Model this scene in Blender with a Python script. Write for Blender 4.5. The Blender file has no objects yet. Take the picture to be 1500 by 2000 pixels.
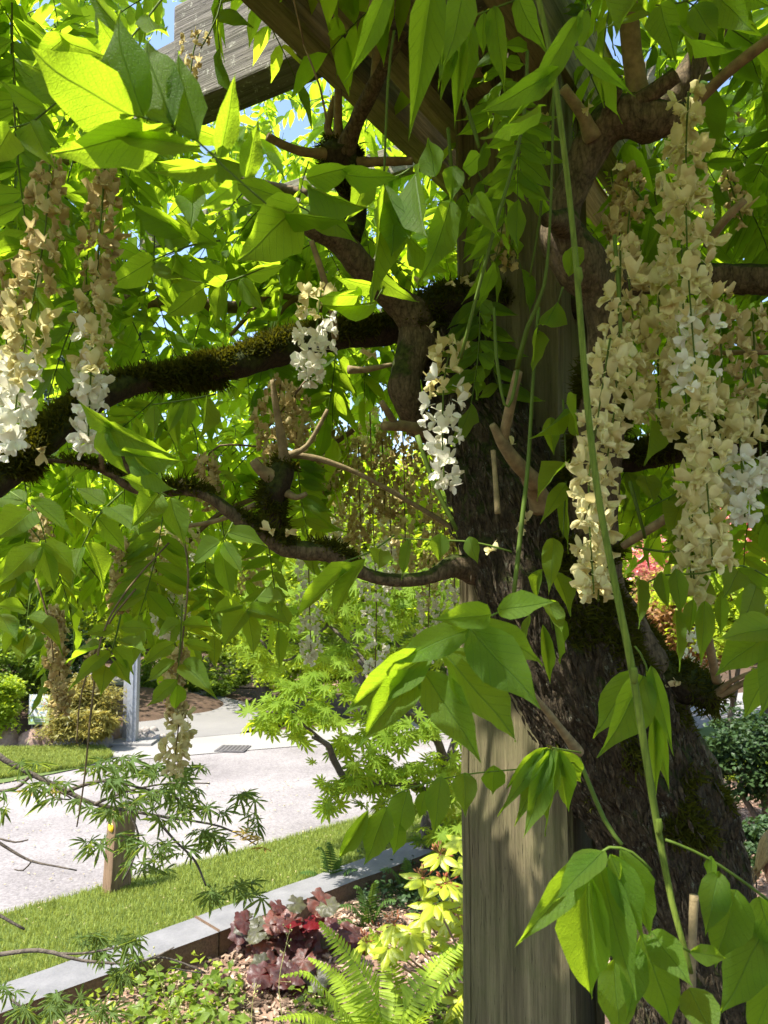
import bpy, bmesh, math, random
import numpy as np
from mathutils import Vector, Matrix, noise as mn

random.seed(7)
RNG = np.random.default_rng(11)
PI = math.pi
sc = bpy.context.scene
col = sc.collection

# ------------------------------------------------------------------ camera, sky, sun, exposure
F = 1511.0                      # focal length in photograph pixels (2000 px high)
EYE = Vector((0.0, 0.0, 1.6))
PITCH = math.radians(4.9)
cam = bpy.data.cameras.new('camera'); cam_o = bpy.data.objects.new('camera', cam); col.objects.link(cam_o)
cam_o.location = EYE; cam_o.rotation_euler = (PI / 2 + PITCH, 0, 0)
cam.sensor_fit = 'VERTICAL'; cam.sensor_height = 36.0; cam.lens = 36.0 * F / 2000.0
cam.clip_start = 0.02; cam.clip_end = 900
cam.dof.use_dof = True; cam.dof.focus_distance = 1.35; cam.dof.aperture_fstop = 17.0
sc.camera = cam_o

SUN_EL, SUN_AZ = math.radians(60), math.atan2(-0.85, -0.42)     # azimuth from +Y towards +X
sdir = Vector((math.sin(SUN_AZ) * math.cos(SUN_EL), math.cos(SUN_AZ) * math.cos(SUN_EL), math.sin(SUN_EL)))
w = bpy.data.worlds.new('World'); sc.world = w; w.use_nodes = True
nt = w.node_tree
sky = nt.nodes.new('ShaderNodeTexSky'); sky.sky_type = 'NISHITA'; sky.sun_disc = False
sky.sun_elevation = SUN_EL; sky.sun_rotation = SUN_AZ; sky.altitude = 100; sky.air_density = 1.0; sky.dust_density = 1.5
nt.links.new(sky.outputs[0], nt.nodes['Background'].inputs[0])
nt.nodes['Background'].inputs[1].default_value = 0.15
sun = bpy.data.lights.new('sun', 'SUN'); sun.energy = 5.0; sun.angle = math.radians(0.53); sun.color = (1.0, 0.95, 0.87)
sun_o = bpy.data.objects.new('sun', sun); col.objects.link(sun_o)
sun_o.rotation_euler = sdir.to_track_quat('Z', 'Y').to_euler()
sc.view_settings.view_transform = 'Standard'; sc.view_settings.look = 'None'
sc.view_settings.exposure = 1.4; sc.view_settings.gamma = 1.0
sc.view_settings.use_curve_mapping = False
sc.render.engine = 'CYCLES'
cy = sc.cycles
cy.use_denoising = True; cy.max_bounces = 9; cy.diffuse_bounces = 5; cy.glossy_bounces = 2
cy.transmission_bounces = 6; cy.transparent_max_bounces = 6; cy.sample_clamp_indirect = 6.0
cy.caustics_reflective = False; cy.caustics_refractive = False

_R = Vector((1, 0, 0)); _U = Vector((0, -math.sin(PITCH), math.cos(PITCH))); _Fw = Vector((0, math.cos(PITCH), math.sin(PITCH)))
def P(px, py, z):
    """The point z metres in front of the camera that photograph pixel (px, py) shows."""
    return EYE + _R * ((px - 750) / F * z) + _U * (-(py - 1000) / F * z) + _Fw * z
def G(px, py, h):
    """Where the sight line of a photograph pixel meets the level z = h."""
    d = _R * ((px - 750) / F) + _U * (-(py - 1000) / F) + _Fw
    return EYE + d * ((h - EYE.z) / d.z)
def pxy(p):
    d = p - EYE; z = d.dot(_Fw)
    return (750 + d.dot(_R) / z * F, 1000 - d.dot(_U) / z * F, z)

# ------------------------------------------------------------------ naming helpers
def tag(o, label=None, cat=None, group=None, kind=None):
    if label: o['label'] = label
    if cat: o['category'] = cat
    if group: o['group'] = group
    if kind: o['kind'] = kind
    return o
def empty(name, loc, label=None, cat=None, group=None):
    o = bpy.data.objects.new(name, None); col.objects.link(o); o.location = loc
    o.empty_display_size = 0.1
    return tag(o, label, cat, group)
def link(name, me, parent=None, mw=None):
    """One mesh object in world coordinates (mw) or with its mesh already in world coordinates."""
    o = bpy.data.objects.new(name, me); col.objects.link(o)
    M = mw if mw is not None else Matrix.Identity(4)
    if parent is not None:
        o.parent = parent
        off = Vector(); p = parent
        L = Matrix.Identity(4)
        while p is not None:
            L = p.matrix_basis @ L if p.parent is None else p.matrix_basis @ L
            p = p.parent
        M = L.inverted_safe() @ M
    o.matrix_basis = M
    return o

# ------------------------------------------------------------------ mesh helpers
def raw_mesh(name, V, Fc, mats, midx=None, uv=None, smooth=True):
    V = np.asarray(V, dtype=np.float32).reshape(-1, 3); Fc = np.asarray(Fc, dtype=np.int32)
    m, k = Fc.shape
    me = bpy.data.meshes.new(name)
    me.vertices.add(len(V)); me.vertices.foreach_set('co', V.ravel())
    me.loops.add(m * k); me.loops.foreach_set('vertex_index', Fc.ravel())
    me.polygons.add(m)
    me.polygons.foreach_set('loop_start', np.arange(0, m * k, k, dtype=np.int32))
    if midx is not None: me.polygons.foreach_set('material_index', np.asarray(midx, dtype=np.int32))
    if uv is not None:
        ul = me.uv_layers.new(name='UVMap')
        ul.data.foreach_set('uv', np.asarray(uv, dtype=np.float32)[Fc.ravel()].ravel())
    me.polygons.foreach_set('use_smooth', np.full(m, smooth, dtype=bool))
    for mt in (mats if isinstance(mats, (list, tuple)) else [mats]): me.materials.append(mt)
    me.update(calc_edges=True)
    return me
def grid_tris(nv, nu):
    """Triangles of a grid with nv rows of nu vertices."""
    f = []
    for j in range(nv - 1):
        for i in range(nu - 1):
            a = j * nu + i
            f += [(a, a + 1, a + nu + 1), (a, a + nu + 1, a + nu)]
    return f
def spread(tV, tF, tUV, M3, T, idx=None):
    """Copies of template (tV, tF) under 3x3 matrices M3 (n,3,3) and translations T (n,3)."""
    n = len(T); k = len(tV)
    V = np.einsum('nij,kj->nki', M3, tV) + T[:, None, :]
    Fc = tF[None] + (np.arange(n) * k)[:, None, None]
    UV = None if tUV is None else np.tile(tUV, (n, 1))
    return V.reshape(-1, 3), Fc.reshape(-1, tF.shape[1]), UV
class Join:
    """Collects triangle pieces into one mesh."""
    def __init__(s): s.V = []; s.F = []; s.M = []; s.U = []; s.n = 0
    def add(s, V, Fc, m=0, uv=None):
        V = np.asarray(V, float).reshape(-1, 3); Fc = np.asarray(Fc, int)
        if Fc.shape[1] == 4:
            Fc = np.concatenate([Fc[:, [0, 1, 2]], Fc[:, [0, 2, 3]]])
        s.V.append(V); s.F.append(Fc + s.n)
        s.M.append(np.full(len(Fc), m) if np.isscalar(m) else np.asarray(m))
        s.U.append(np.zeros((len(V), 2)) if uv is None else np.asarray(uv))
        s.n += len(V)
    def mesh(s, name, mats, smooth=True):
        return raw_mesh(name, np.concatenate(s.V), np.concatenate(s.F), mats, np.concatenate(s.M), np.concatenate(s.U), smooth)
def rand_rot(n, up_bias=0.0, rng=RNG):
    """n random 3x3 rotations; with up_bias their local z leans to world z."""
    z = rng.normal(size=(n, 3)); z /= np.linalg.norm(z, axis=1)[:, None]
    z[:, 2] = np.where(z[:, 2] < 0, -z[:, 2], z[:, 2]) if up_bias > 0 else z[:, 2]
    z[:, 2] += up_bias; z /= np.linalg.norm(z, axis=1)[:, None]
    a = rng.normal(size=(n, 3)); x = np.cross(a, z); x /= np.linalg.norm(x, axis=1)[:, None]
    y = np.cross(z, x)
    return np.stack([x, y, z], axis=2)
def frame(y, n):
    y = y.normalized(); x = y.cross(n)
    if x.length < 1e-5: x = y.cross(Vector((0.3, 0.5, 1)))
    x.normalize(); z = x.cross(y)
    return x, y, z
def crom(pts, step):
    """Catmull-Rom through (Vector, radius) pairs, resampled about every step metres."""
    out = []
    n = len(pts)
    for i in range(n - 1):
        p0 = pts[max(i - 1, 0)]; p1 = pts[i]; p2 = pts[i + 1]; p3 = pts[min(i + 2, n - 1)]
        k = max(2, int((p2[0] - p1[0]).length / step) + 1)
        for j in range(k):
            t = j / k; t2 = t * t; t3 = t2 * t
            q = 0.5 * ((2 * p1[0]) + (p2[0] - p0[0]) * t + (2 * p0[0] - 5 * p1[0] + 4 * p2[0] - p3[0]) * t2 + (3 * p1[0] - p0[0] - 3 * p2[0] + p3[0]) * t3)
            s = t * t * (3 - 2 * t)
            out.append((q, p1[1] * (1 - s) + p2[1] * s))
    out.append(pts[-1])
    return out
def tube_arrays(pts, seg=8, step=0.03, rough=0.0, ridge=0.0, freq=12.0, cap=True, seed=0.0, twist=0.0, smooth=True):
    path = crom(pts, step) if smooth else pts
    V = []; UV = []
    n = len(path)
    up = None; L = 0
    for i, (p, r) in enumerate(path):
        d = (path[min(i + 1, n - 1)][0] - path[max(i - 1, 0)][0]).normalized()
        if up is None: up = d.orthogonal().normalized()
        up = (up - d * up.dot(d)).normalized(); side = d.cross(up)
        if i: L += (p - path[i - 1][0]).length
        for k in range(seg):
            a = 2 * PI * k / seg
            dv = up * math.cos(a) + side * math.sin(a)
            rr = r
            if rough:
                q = p + dv * r
                rr *= 1 + rough * (mn.noise(q * freq + Vector((seed, 0, 0))) + 0.6 * mn.noise(q * freq * 2.6) + 0.35 * mn.noise(q * freq * 6))
            if ridge:
                ta = a + twist * L
                rr *= 1 + ridge * (mn.noise(Vector((math.cos(ta) * 2.2, math.sin(ta) * 2.2, L * 1.6 + seed))) + 0.6 * mn.noise(Vector((math.cos(ta) * 6, math.sin(ta) * 6, L * 4 + seed))))
            V.append(p + dv * rr); UV.append((k / seg, L))
    Fc = []
    for i in range(n - 1):
        for k in range(seg):
            a = i * seg + k; b = i * seg + (k + 1) % seg
            Fc += [(a, b, b + seg), (a, b + seg, a + seg)]
    if cap:
        c0 = len(V); V.append(path[0][0]); UV.append((0, 0)); c1 = len(V); V.append(path[-1][0] + (path[-1][0] - path[-2][0]).normalized() * path[-1][1] * 0.15); UV.append((0, L))
        for k in range(seg):
            Fc.append((c0, (k + 1) % seg, k)); Fc.append((c1, (n - 1) * seg + k, (n - 1) * seg + (k + 1) % seg))
    return np.array([tuple(v) for v in V]), np.array(Fc), np.array(UV)
def tube(name, pts, mat, parent=None, **kw):
    V, Fc, UV = tube_arrays(pts, **kw)
    return link(name, raw_mesh(name, V, Fc, mat, None, UV), parent)
def box_arrays(c, ax, ay, az, sub=1):
    """Box about c with half-axis vectors; returns verts and tris."""
    V = []
    for sx in (-1, 1):
        for sy in (-1, 1):
            for sz in (-1, 1): V.append(tuple(c + ax * sx + ay * sy + az * sz))
    q = [(0, 1, 3, 2), (4, 6, 7, 5), (0, 4, 5, 1), (2, 3, 7, 6), (0, 2, 6, 4), (1, 5, 7, 3)]
    t = []
    for a, b, c_, d in q: t += [(a, b, c_), (a, c_, d)]
    return np.array(V), np.array(t)
def bevel_box(name, c, ax, ay, az, mat, parent=None, bev=0.004, wob=0.0, cuts=0):
    """A box with rounded, slightly uneven edges. ax, ay, az are half-axis vectors."""
    bm = bmesh.new(); bmesh.ops.create_cube(bm, size=2.0)
    M = Matrix((ax, ay, az)).transposed().to_4x4(); M.translation = c
    sc_ = (ax.length, ay.length, az.length); big = sc_.index(max(sc_))
    if cuts:
        ed = [e for e in bm.edges if abs((e.verts[0].co - e.verts[1].co)[big]) > 1]
        bmesh.ops.subdivide_edges(bm, edges=ed, cuts=cuts, use_grid_fill=True)
    bm.transform(M)
    sharp = [e for e in bm.edges if len(e.link_faces) == 2 and e.calc_face_angle(0) > 0.5]
    bmesh.ops.bevel(bm, geom=sharp, offset=bev, segments=2, affect='EDGES', profile=0.6)
    if wob:
        for v in bm.verts:
            v.co += Vector((mn.noise(v.co * 9), mn.noise(v.co * 9 + Vector((5, 0, 0))), mn.noise(v.co * 9 + Vector((0, 7, 0))))) * wob
    me = bpy.data.meshes.new(name); bm.to_mesh(me); bm.free(); me.materials.append(mat)
    return link(name, me, parent)

# ------------------------------------------------------------------ materials
class N:
    def __init__(s, name):
        s.m = bpy.data.materials.new(name); s.m.use_nodes = True; s.t = s.m.node_tree
        s.b = s.t.nodes['Principled BSDF']; s.out = s.t.nodes['Material Output']
    def n(s, ty, **kw):
        q = s.t.nodes.new(ty)
        for k, v in kw.items():
            if k.startswith('_'): setattr(q, k[1:], v)
            else: q.inputs[k.replace('__', ' ')].default_value = v
        return q
    def l(s, a, b): s.t.links.new(a, b)
    def noise(s, vec, scale, detail=4, rough=0.6):
        q = s.n('ShaderNodeTexNoise', Scale=scale, Detail=detail, Roughness=rough)
        if vec is not None: s.l(vec, q.inputs['Vector'])
        return q.outputs['Fac']
    def ramp(s, fac, stops):
        q = s.n('ShaderNodeValToRGB'); e = q.color_ramp.elements
        while len(e) < len(stops): e.new(0.5)
        for el, (p, c) in zip(e, stops):
            el.position = p; el.color = (*c, 1) if len(c) == 3 else c
        s.l(fac, q.inputs[0]); return q.outputs[0]
    def mix(s, f, a, b, mode='MIX'):
        q = s.n('ShaderNodeMix', _data_type='RGBA', _blend_type=mode)
        if isinstance(f, float): q.inputs[0].default_value = f
        else: s.l(f, q.inputs[0])
        for v, i in ((a, 6), (b, 7)):
            if isinstance(v, tuple): q.inputs[i].default_value = (*v, 1)
            else: s.l(v, q.inputs[i])
        return q.outputs[2]
    def math(s, op, a, b=None, c=None, clamp=False):
        q = s.n('ShaderNodeMath', _operation=op, _use_clamp=clamp)
        for i, v in enumerate((a, b, c)):
            if v is None: continue
            if isinstance(v, (int, float)): q.inputs[i].default_value = v
            else: s.l(v, q.inputs[i])
        return q.outputs[0]
    def pos(s): return s.n('ShaderNodeNewGeometry').outputs['Position']
    def mapv(s, vec, scale):
        q = s.n('ShaderNodeMapping'); q.inputs['Scale'].default_value = scale; s.l(vec, q.inputs[0]); return q.outputs[0]
    def bump(s, h, strength=0.5, dist=0.01):
        q = s.n('ShaderNodeBump', Strength=strength, Distance=dist); s.l(h, q.inputs['Height']); s.l(q.outputs[0], s.b.inputs['Normal']); return q.outputs[0]

def leaf_mat(name, base, trans, tw=0.5, var=0.35, veins=True, gloss=0.42, under=None, spec=0.22, patch=None):
    """A thin leaf: reflects on both sides and lets light through."""
    k = N(name)
    p = k.pos()
    oi = k.n('ShaderNodeObjectInfo').outputs['Random']
    nz = k.noise(p, 9.0, 2)
    nf = k.noise(p, 140.0, 3)
    isl = k.n('ShaderNodeNewGeometry').outputs['Random Per Island']
    v = k.math('ADD', k.math('MULTIPLY', nz, 0.9), k.math('MULTIPLY', isl, 0.55))
    v = k.math('ADD', v, k.math('MULTIPLY', oi, 0.25))
    lo = tuple(c * (1 - var) for c in base); hi = (min(1, base[0] * (1 + var * 1.5)), base[1] * (1 + var), base[2] * (1 + var * 0.5))
    c = k.ramp(v, [(0.35, lo), (1.15 / 1.3, hi)])
    tlo = tuple(c_ * (1 - var * 0.7) for c_ in trans); thi = (min(1, trans[0] * (1 + var)), min(1, trans[1] * (1 + var * 0.4)), trans[2])
    tc = k.ramp(v, [(0.35, tlo), (1.15 / 1.3, thi)])
    h = nf
    if veins:
        uv = k.n('ShaderNodeUVMap').outputs[0]; sp = k.n('ShaderNodeSeparateXYZ'); k.l(uv, sp.inputs[0])
        au = k.math('ABSOLUTE', k.math('SUBTRACT', sp.outputs[0], 0.5))
        mid = k.math('SUBTRACT', 1.0, k.math('MULTIPLY', au, 42.0), clamp=True)
        ph = k.math('MULTIPLY', k.math('SUBTRACT', sp.outputs[1], k.math('MULTIPLY', k.math('POWER', au, 0.8), 0.62)), 27.0)
        lat = k.math('SUBTRACT', k.math('MULTIPLY', k.math('ABSOLUTE', k.math('SINE', ph)), -9.0), -1.0, clamp=True)
        # fine net between the side veins
        net = k.n('ShaderNodeTexVoronoi', _feature='DISTANCE_TO_EDGE', Scale=420.0); k.l(p, net.inputs['Vector'])
        netm = k.math('SUBTRACT', 1.0, k.math('MULTIPLY', net.outputs['Distance'], 9.0), clamp=True)
        vn = k.math('MAXIMUM', mid, k.math('MULTIPLY', lat, 0.8))
        vn2 = k.math('MAXIMUM', vn, k.math('MULTIPLY', netm, 0.12))
        c = k.mix(k.math('MULTIPLY', vn2, 0.75), c, tuple(min(1, x * 2.1 + 0.03) for x in base))
        tc = k.mix(k.math('MULTIPLY', vn2, 0.7), tc, tuple(x * 0.45 for x in trans))
        # small scorched spots
        sp2 = k.ramp(k.noise(p, 46.0, 4, 0.75), [(0.66, (0, 0, 0)), (0.70, (1, 1, 1))])
        c = k.mix(k.math('MULTIPLY', sp2, 0.5), c, (0.16, 0.12, 0.04))
        h = k.math('SUBTRACT', k.math('MULTIPLY', nf, 0.35), k.math('MULTIPLY', vn2, 1.0))
    if patch:
        c = k.mix(k.ramp(k.noise(p, 30, 3), [(0.4, (0, 0, 0)), (0.62, (1, 1, 1))]), c, patch)
    if under:
        bf = k.n('ShaderNodeNewGeometry').outputs['Backfacing']
        c = k.mix(bf, c, under)
    k.l(c, k.b.inputs['Base Color']); k.b.inputs['Roughness'].default_value = gloss
    k.b.inputs['Specular IOR Level'].default_value = spec
    nrm = k.bump(h, 0.8, 0.0018)
    tr = k.n('ShaderNodeBsdfTranslucent'); k.l(tc, tr.inputs[0]); k.l(nrm, tr.inputs['Normal'])
    mx = k.n('ShaderNodeMixShader', Fac=tw); k.l(k.b.outputs[0], mx.inputs[1]); k.l(tr.outputs[0], mx.inputs[2])
    k.l(mx.outputs[0], k.out.inputs[0])
    return k.m
def petal_mat(name, a, b, tw=0.35):
    k = N(name); p = k.pos()
    isl = k.n('ShaderNodeNewGeometry').outputs['Random Per Island']; oi = k.n('ShaderNodeObjectInfo').outputs['Random']
    v = k.math('ADD', k.math('MULTIPLY', k.noise(p, 60, 3), 0.6), k.math('MULTIPLY', isl, 0.4))
    v = k.math('ADD', v, k.math('MULTIPLY', k.math('SUBTRACT', oi, 0.5), 0.3))
    c = k.ramp(v, [(0.3, a), (0.75, b)])
    k.l(c, k.b.inputs['Base Color']); k.b.inputs['Roughness'].default_value = 0.6; k.b.inputs['Specular IOR Level'].default_value = 0.2
    nrm = k.bump(k.noise(p, 260, 3), 0.5, 0.001)
    tr = k.n('ShaderNodeBsdfTranslucent'); k.l(c, tr.inputs[0]); k.l(nrm, tr.inputs['Normal'])
    mx = k.n('ShaderNodeMixShader', Fac=tw); k.l(k.b.outputs[0], mx.inputs[1]); k.l(tr.outputs[0], mx.inputs[2])
    k.l(mx.outputs[0], k.out.inputs[0])
    return k.m
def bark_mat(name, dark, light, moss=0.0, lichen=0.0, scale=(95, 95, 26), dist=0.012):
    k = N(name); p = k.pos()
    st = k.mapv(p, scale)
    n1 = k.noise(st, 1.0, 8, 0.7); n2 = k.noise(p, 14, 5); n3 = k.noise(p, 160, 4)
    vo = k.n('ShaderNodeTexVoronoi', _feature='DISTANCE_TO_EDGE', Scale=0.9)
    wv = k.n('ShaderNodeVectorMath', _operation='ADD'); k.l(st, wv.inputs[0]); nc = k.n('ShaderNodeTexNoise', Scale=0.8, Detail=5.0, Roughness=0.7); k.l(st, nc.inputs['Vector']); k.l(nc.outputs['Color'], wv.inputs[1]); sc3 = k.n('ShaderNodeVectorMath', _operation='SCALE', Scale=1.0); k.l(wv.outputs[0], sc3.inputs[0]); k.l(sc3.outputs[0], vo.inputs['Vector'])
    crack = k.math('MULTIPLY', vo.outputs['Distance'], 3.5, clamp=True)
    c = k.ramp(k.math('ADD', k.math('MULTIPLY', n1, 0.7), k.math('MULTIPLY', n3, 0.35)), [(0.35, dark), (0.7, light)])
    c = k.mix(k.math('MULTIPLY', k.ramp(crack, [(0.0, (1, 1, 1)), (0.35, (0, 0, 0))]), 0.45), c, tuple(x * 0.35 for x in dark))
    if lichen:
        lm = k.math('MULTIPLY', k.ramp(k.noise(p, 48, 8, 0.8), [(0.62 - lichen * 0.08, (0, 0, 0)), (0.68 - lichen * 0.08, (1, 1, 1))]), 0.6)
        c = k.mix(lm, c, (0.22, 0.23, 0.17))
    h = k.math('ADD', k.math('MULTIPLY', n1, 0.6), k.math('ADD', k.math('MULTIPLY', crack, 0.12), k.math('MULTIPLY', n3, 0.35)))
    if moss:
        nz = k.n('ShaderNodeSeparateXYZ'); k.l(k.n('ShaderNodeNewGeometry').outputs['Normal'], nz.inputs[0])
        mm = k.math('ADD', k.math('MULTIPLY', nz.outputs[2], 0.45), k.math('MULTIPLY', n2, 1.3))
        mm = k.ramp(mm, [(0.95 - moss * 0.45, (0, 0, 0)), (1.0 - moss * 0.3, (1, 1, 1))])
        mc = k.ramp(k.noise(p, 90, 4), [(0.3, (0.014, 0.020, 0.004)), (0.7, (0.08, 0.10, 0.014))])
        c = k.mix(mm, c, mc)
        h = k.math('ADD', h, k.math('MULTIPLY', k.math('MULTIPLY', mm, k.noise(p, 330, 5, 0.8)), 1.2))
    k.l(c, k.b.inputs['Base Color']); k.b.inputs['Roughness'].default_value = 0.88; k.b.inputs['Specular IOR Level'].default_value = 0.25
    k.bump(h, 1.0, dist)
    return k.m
def wood_mat(name, dark, light, axis, green=0.3, spots=0.0, fine=1.0):
    """Weathered timber with grain along the given world direction (a unit Vector)."""
    k = N(name); p = k.pos()
    a = axis.normalized(); b = a.orthogonal().normalized(); c3 = a.cross(b)
    comb = k.n('ShaderNodeCombineXYZ')
    for v, s_, i in ((b, 60 * fine, 0), (c3, 60 * fine, 1), (a, 2.2 * fine, 2)):
        d = k.n('ShaderNodeVectorMath', _operation='DOT_PRODUCT'); k.l(p, d.inputs[0]); d.inputs[1].default_value = v * s_
        k.l(d.outputs['Value'], comb.inputs[i])
    g = comb.outputs[0]
    wob = k.noise(p, 3.0, 2)
    n1 = k.noise(g, 1.0, 7, 0.65); n2 = k.noise(g, 0.28, 4, 0.6); n3 = k.noise(p, 7, 5, 0.7); n4 = k.noise(g, 3.5, 5, 0.75)
    c = k.ramp(k.math('ADD', k.math('MULTIPLY', n1, 0.55), k.math('MULTIPLY', n2, 0.5)), [(0.36, dark), (0.66, light)])
    gr = k.math('MULTIPLY', k.ramp(n3, [(0.42, (0, 0, 0)), (0.7, (1, 1, 1))]), green)
    c = k.mix(gr, c, (0.10, 0.12, 0.035))
    ck = k.ramp(n4, [(0.62, (0, 0, 0)), (0.67, (1, 1, 1))])
    gw = k.n('ShaderNodeMapping'); gw.inputs['Scale'].default_value = (0.13, 0.13, 0.22); k.l(g, gw.inputs[0])
    big = k.ramp(k.noise(gw.outputs[0], 1.0, 3), [(0.35, (0, 0, 0)), (0.65, (1, 1, 1))])
    c = k.mix(k.math('MULTIPLY', big, 0.45), c, tuple(x * 0.8 for x in dark))
    c = k.mix(k.math('MULTIPLY', ck, 0.7), c, tuple(x * 0.25 for x in dark))
    if spots:
        s2 = k.ramp(k.noise(p, 55, 5, 0.8), [(0.58, (0, 0, 0)), (0.64, (1, 1, 1))])
        c = k.mix(k.math('MULTIPLY', s2, spots), c, (0.42, 0.42, 0.36))
    k.l(c, k.b.inputs['Base Color']); k.b.inputs['Roughness'].default_value = 0.85; k.b.inputs['Specular IOR Level'].default_value = 0.25
    h = k.math('SUBTRACT', k.math('ADD', k.math('MULTIPLY', n1, 0.8), k.math('MULTIPLY', n2, 0.5)), k.math('MULTIPLY', ck, 0.9))
    k.bump(h, 1.0, 0.006)
    return k.m
def ground_mat(name, stops, s1=6.0, s2=60.0, rough=0.9, bump=0.004, w2=0.45, side=None):
    k = N(name); p = k.pos()
    a = k.noise(p, s1, 4); b = k.noise(p, s2, 5, 0.75)
    v = k.math('ADD', k.math('MULTIPLY', a, 1 - w2), k.math('MULTIPLY', b, w2))
    k.l(k.ramp(v, stops), k.b.inputs['Base Color']); k.b.inputs['Roughness'].default_value = rough
    k.b.inputs['Specular IOR Level'].default_value = 0.3
    k.bump(b, 0.8, bump)
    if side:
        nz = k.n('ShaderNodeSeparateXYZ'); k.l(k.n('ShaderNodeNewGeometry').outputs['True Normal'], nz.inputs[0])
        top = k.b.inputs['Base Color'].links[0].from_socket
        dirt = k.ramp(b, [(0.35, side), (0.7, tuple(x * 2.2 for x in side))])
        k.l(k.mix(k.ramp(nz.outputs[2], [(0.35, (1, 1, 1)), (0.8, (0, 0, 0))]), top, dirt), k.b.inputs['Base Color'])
    return k.m
def plain_mat(name, c, rough=0.5, metal=0.0, var=0.2, bump=0.0, sc_=20):
    k = N(name); p = k.pos(); v = k.noise(p, sc_, 4)
    k.l(k.ramp(v, [(0.3, tuple(x * (1 - var) for x in c)), (0.7, tuple(min(1, x * (1 + var)) for x in c))]), k.b.inputs['Base Color'])
    k.b.inputs['Roughness'].default_value = rough; k.b.inputs['Metallic'].default_value = metal; k.b.inputs['Specular IOR Level'].default_value = .3
    if bump: k.bump(k.noise(p, sc_ * 5, 4), 0.6, bump)
    return k.m

UU = Vector((0.52, 0.854, 0)).normalized()       # the pergola's two directions
VV = Vector((0.854, -0.52, 0)).normalized()
M_WLEAF = leaf_mat('wisteria_leaf', (0.042, 0.088, 0.016), (0.38, 0.64, 0.025), 0.58, gloss=.55, spec=.12)
M_WLEAF_FAR = leaf_mat('wisteria_leaf_behind', (0.042, 0.088, 0.016), (0.48, 0.76, 0.030), 0.62, veins=False, gloss=.6, spec=.08)
M_RACHIS = plain_mat('green_stalk', (0.075, 0.12, 0.010), 0.7)
M_TWIG = plain_mat('brown_twig', (0.13, 0.09, 0.04), 0.7, var=0.35, bump=0.001, sc_=60)
M_WHITE = petal_mat('white_petal', (0.74, 0.71, 0.52), (0.87, 0.86, 0.76))
M_SHOOT = bark_mat('shoot_skin', (0.085, 0.13, 0.012), (0.16, 0.20, 0.03), scale=(160, 160, 12), dist=0.001)
M_CREAM = petal_mat('cream_petal', (0.60, 0.52, 0.21), (0.79, 0.73, 0.40))
M_TAN = petal_mat('wilted_petal', (0.48, 0.37, 0.14), (0.76, 0.66, 0.34))
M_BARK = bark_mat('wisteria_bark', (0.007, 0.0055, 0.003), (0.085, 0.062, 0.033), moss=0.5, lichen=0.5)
M_BARK2 = bark_mat('limb_bark', (0.026, 0.019, 0.009), (0.190, 0.140, 0.078), moss=0.3, lichen=0.0, scale=(110, 110, 24), dist=0.004)
M_BARKM = bark_mat('mossy_bark', (0.012, 0.009, 0.005), (0.06, 0.043, 0.022), moss=0.95, lichen=0.0, scale=(110, 110, 24), dist=0.005)
M_CANE = plain_mat('pruned_cane', (0.22, 0.165, 0.08), 0.75, var=0.35, bump=0.0015, sc_=70)
M_FLAKE = bark_mat('bark_flake', (0.009, 0.007, 0.004), (0.10, 0.074, 0.042), lichen=0.6, scale=(95, 95, 26), dist=0.004)
M_MOSS = leaf_mat('moss', (0.026, 0.034, 0.004), (0.12, 0.14, 0.008), 0.3, var=0.5, veins=False, gloss=0.9, spec=0.1)
M_POST = wood_mat('post_timber', (0.050, 0.041, 0.020), (0.26, 0.215, 0.115), Vector((0, 0, 1)), green=0.55, fine=2.2)
M_BEAM = wood_mat('grey_timber', (0.028, 0.024, 0.020), (0.27, 0.245, 0.215), VV, green=0.2, spots=0.85, fine=1.7)
M_RAFT = wood_mat('brown_timber', (0.09, 0.075, 0.035), (0.52, 0.43, 0.23), UU, green=0.5, fine=1.7)
M_SLAT = wood_mat('slat_timber', (0.10, 0.09, 0.07), (0.28, 0.25, 0.2), VV, green=0.3)
# ------------------------------------------------------------------ the ground
ROAD_Z, BED_Z = -0.90, -1.045
M_SOIL = ground_mat('soil', [(0.35, (0.035, 0.022, 0.013)), (0.7, (0.13, 0.08, 0.05))], 5, 45, bump=0.01)
M_ROAD = ground_mat('asphalt', [(0.36, (0.12, 0.108, 0.106)), (0.5, (0.205, 0.188, 0.184)), (0.66, (0.32, 0.295, 0.287))], 0.9, 42, bump=0.006, w2=0.62)
M_CONC = ground_mat('concrete', [(0.3, (0.21, 0.20, 0.19)), (0.75, (0.29, 0.28, 0.26))], 1.5, 50, bump=0.002)
M_PATH = ground_mat('footpath_asphalt', [(0.3, (0.15, 0.145, 0.14)), (0.75, (0.22, 0.21, 0.20))], 1.5, 60)
M_TURF = ground_mat('turf', [(0.3, (0.045, 0.085, 0.018)), (0.7, (0.13, 0.17, 0.045))], 2.5, 70, bump=0.01)
M_MULCH = ground_mat('wood_chip_ground', [(0.35, (0.13, 0.075, 0.045)), (0.7, (0.36, 0.23, 0.16))], 4, 35, bump=0.015)
M_PATIO = ground_mat('patio_gravel', [(0.35, (0.11, 0.09, 0.07)), (0.7, (0.26, 0.22, 0.18))], 4, 50, bump=0.008)

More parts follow.
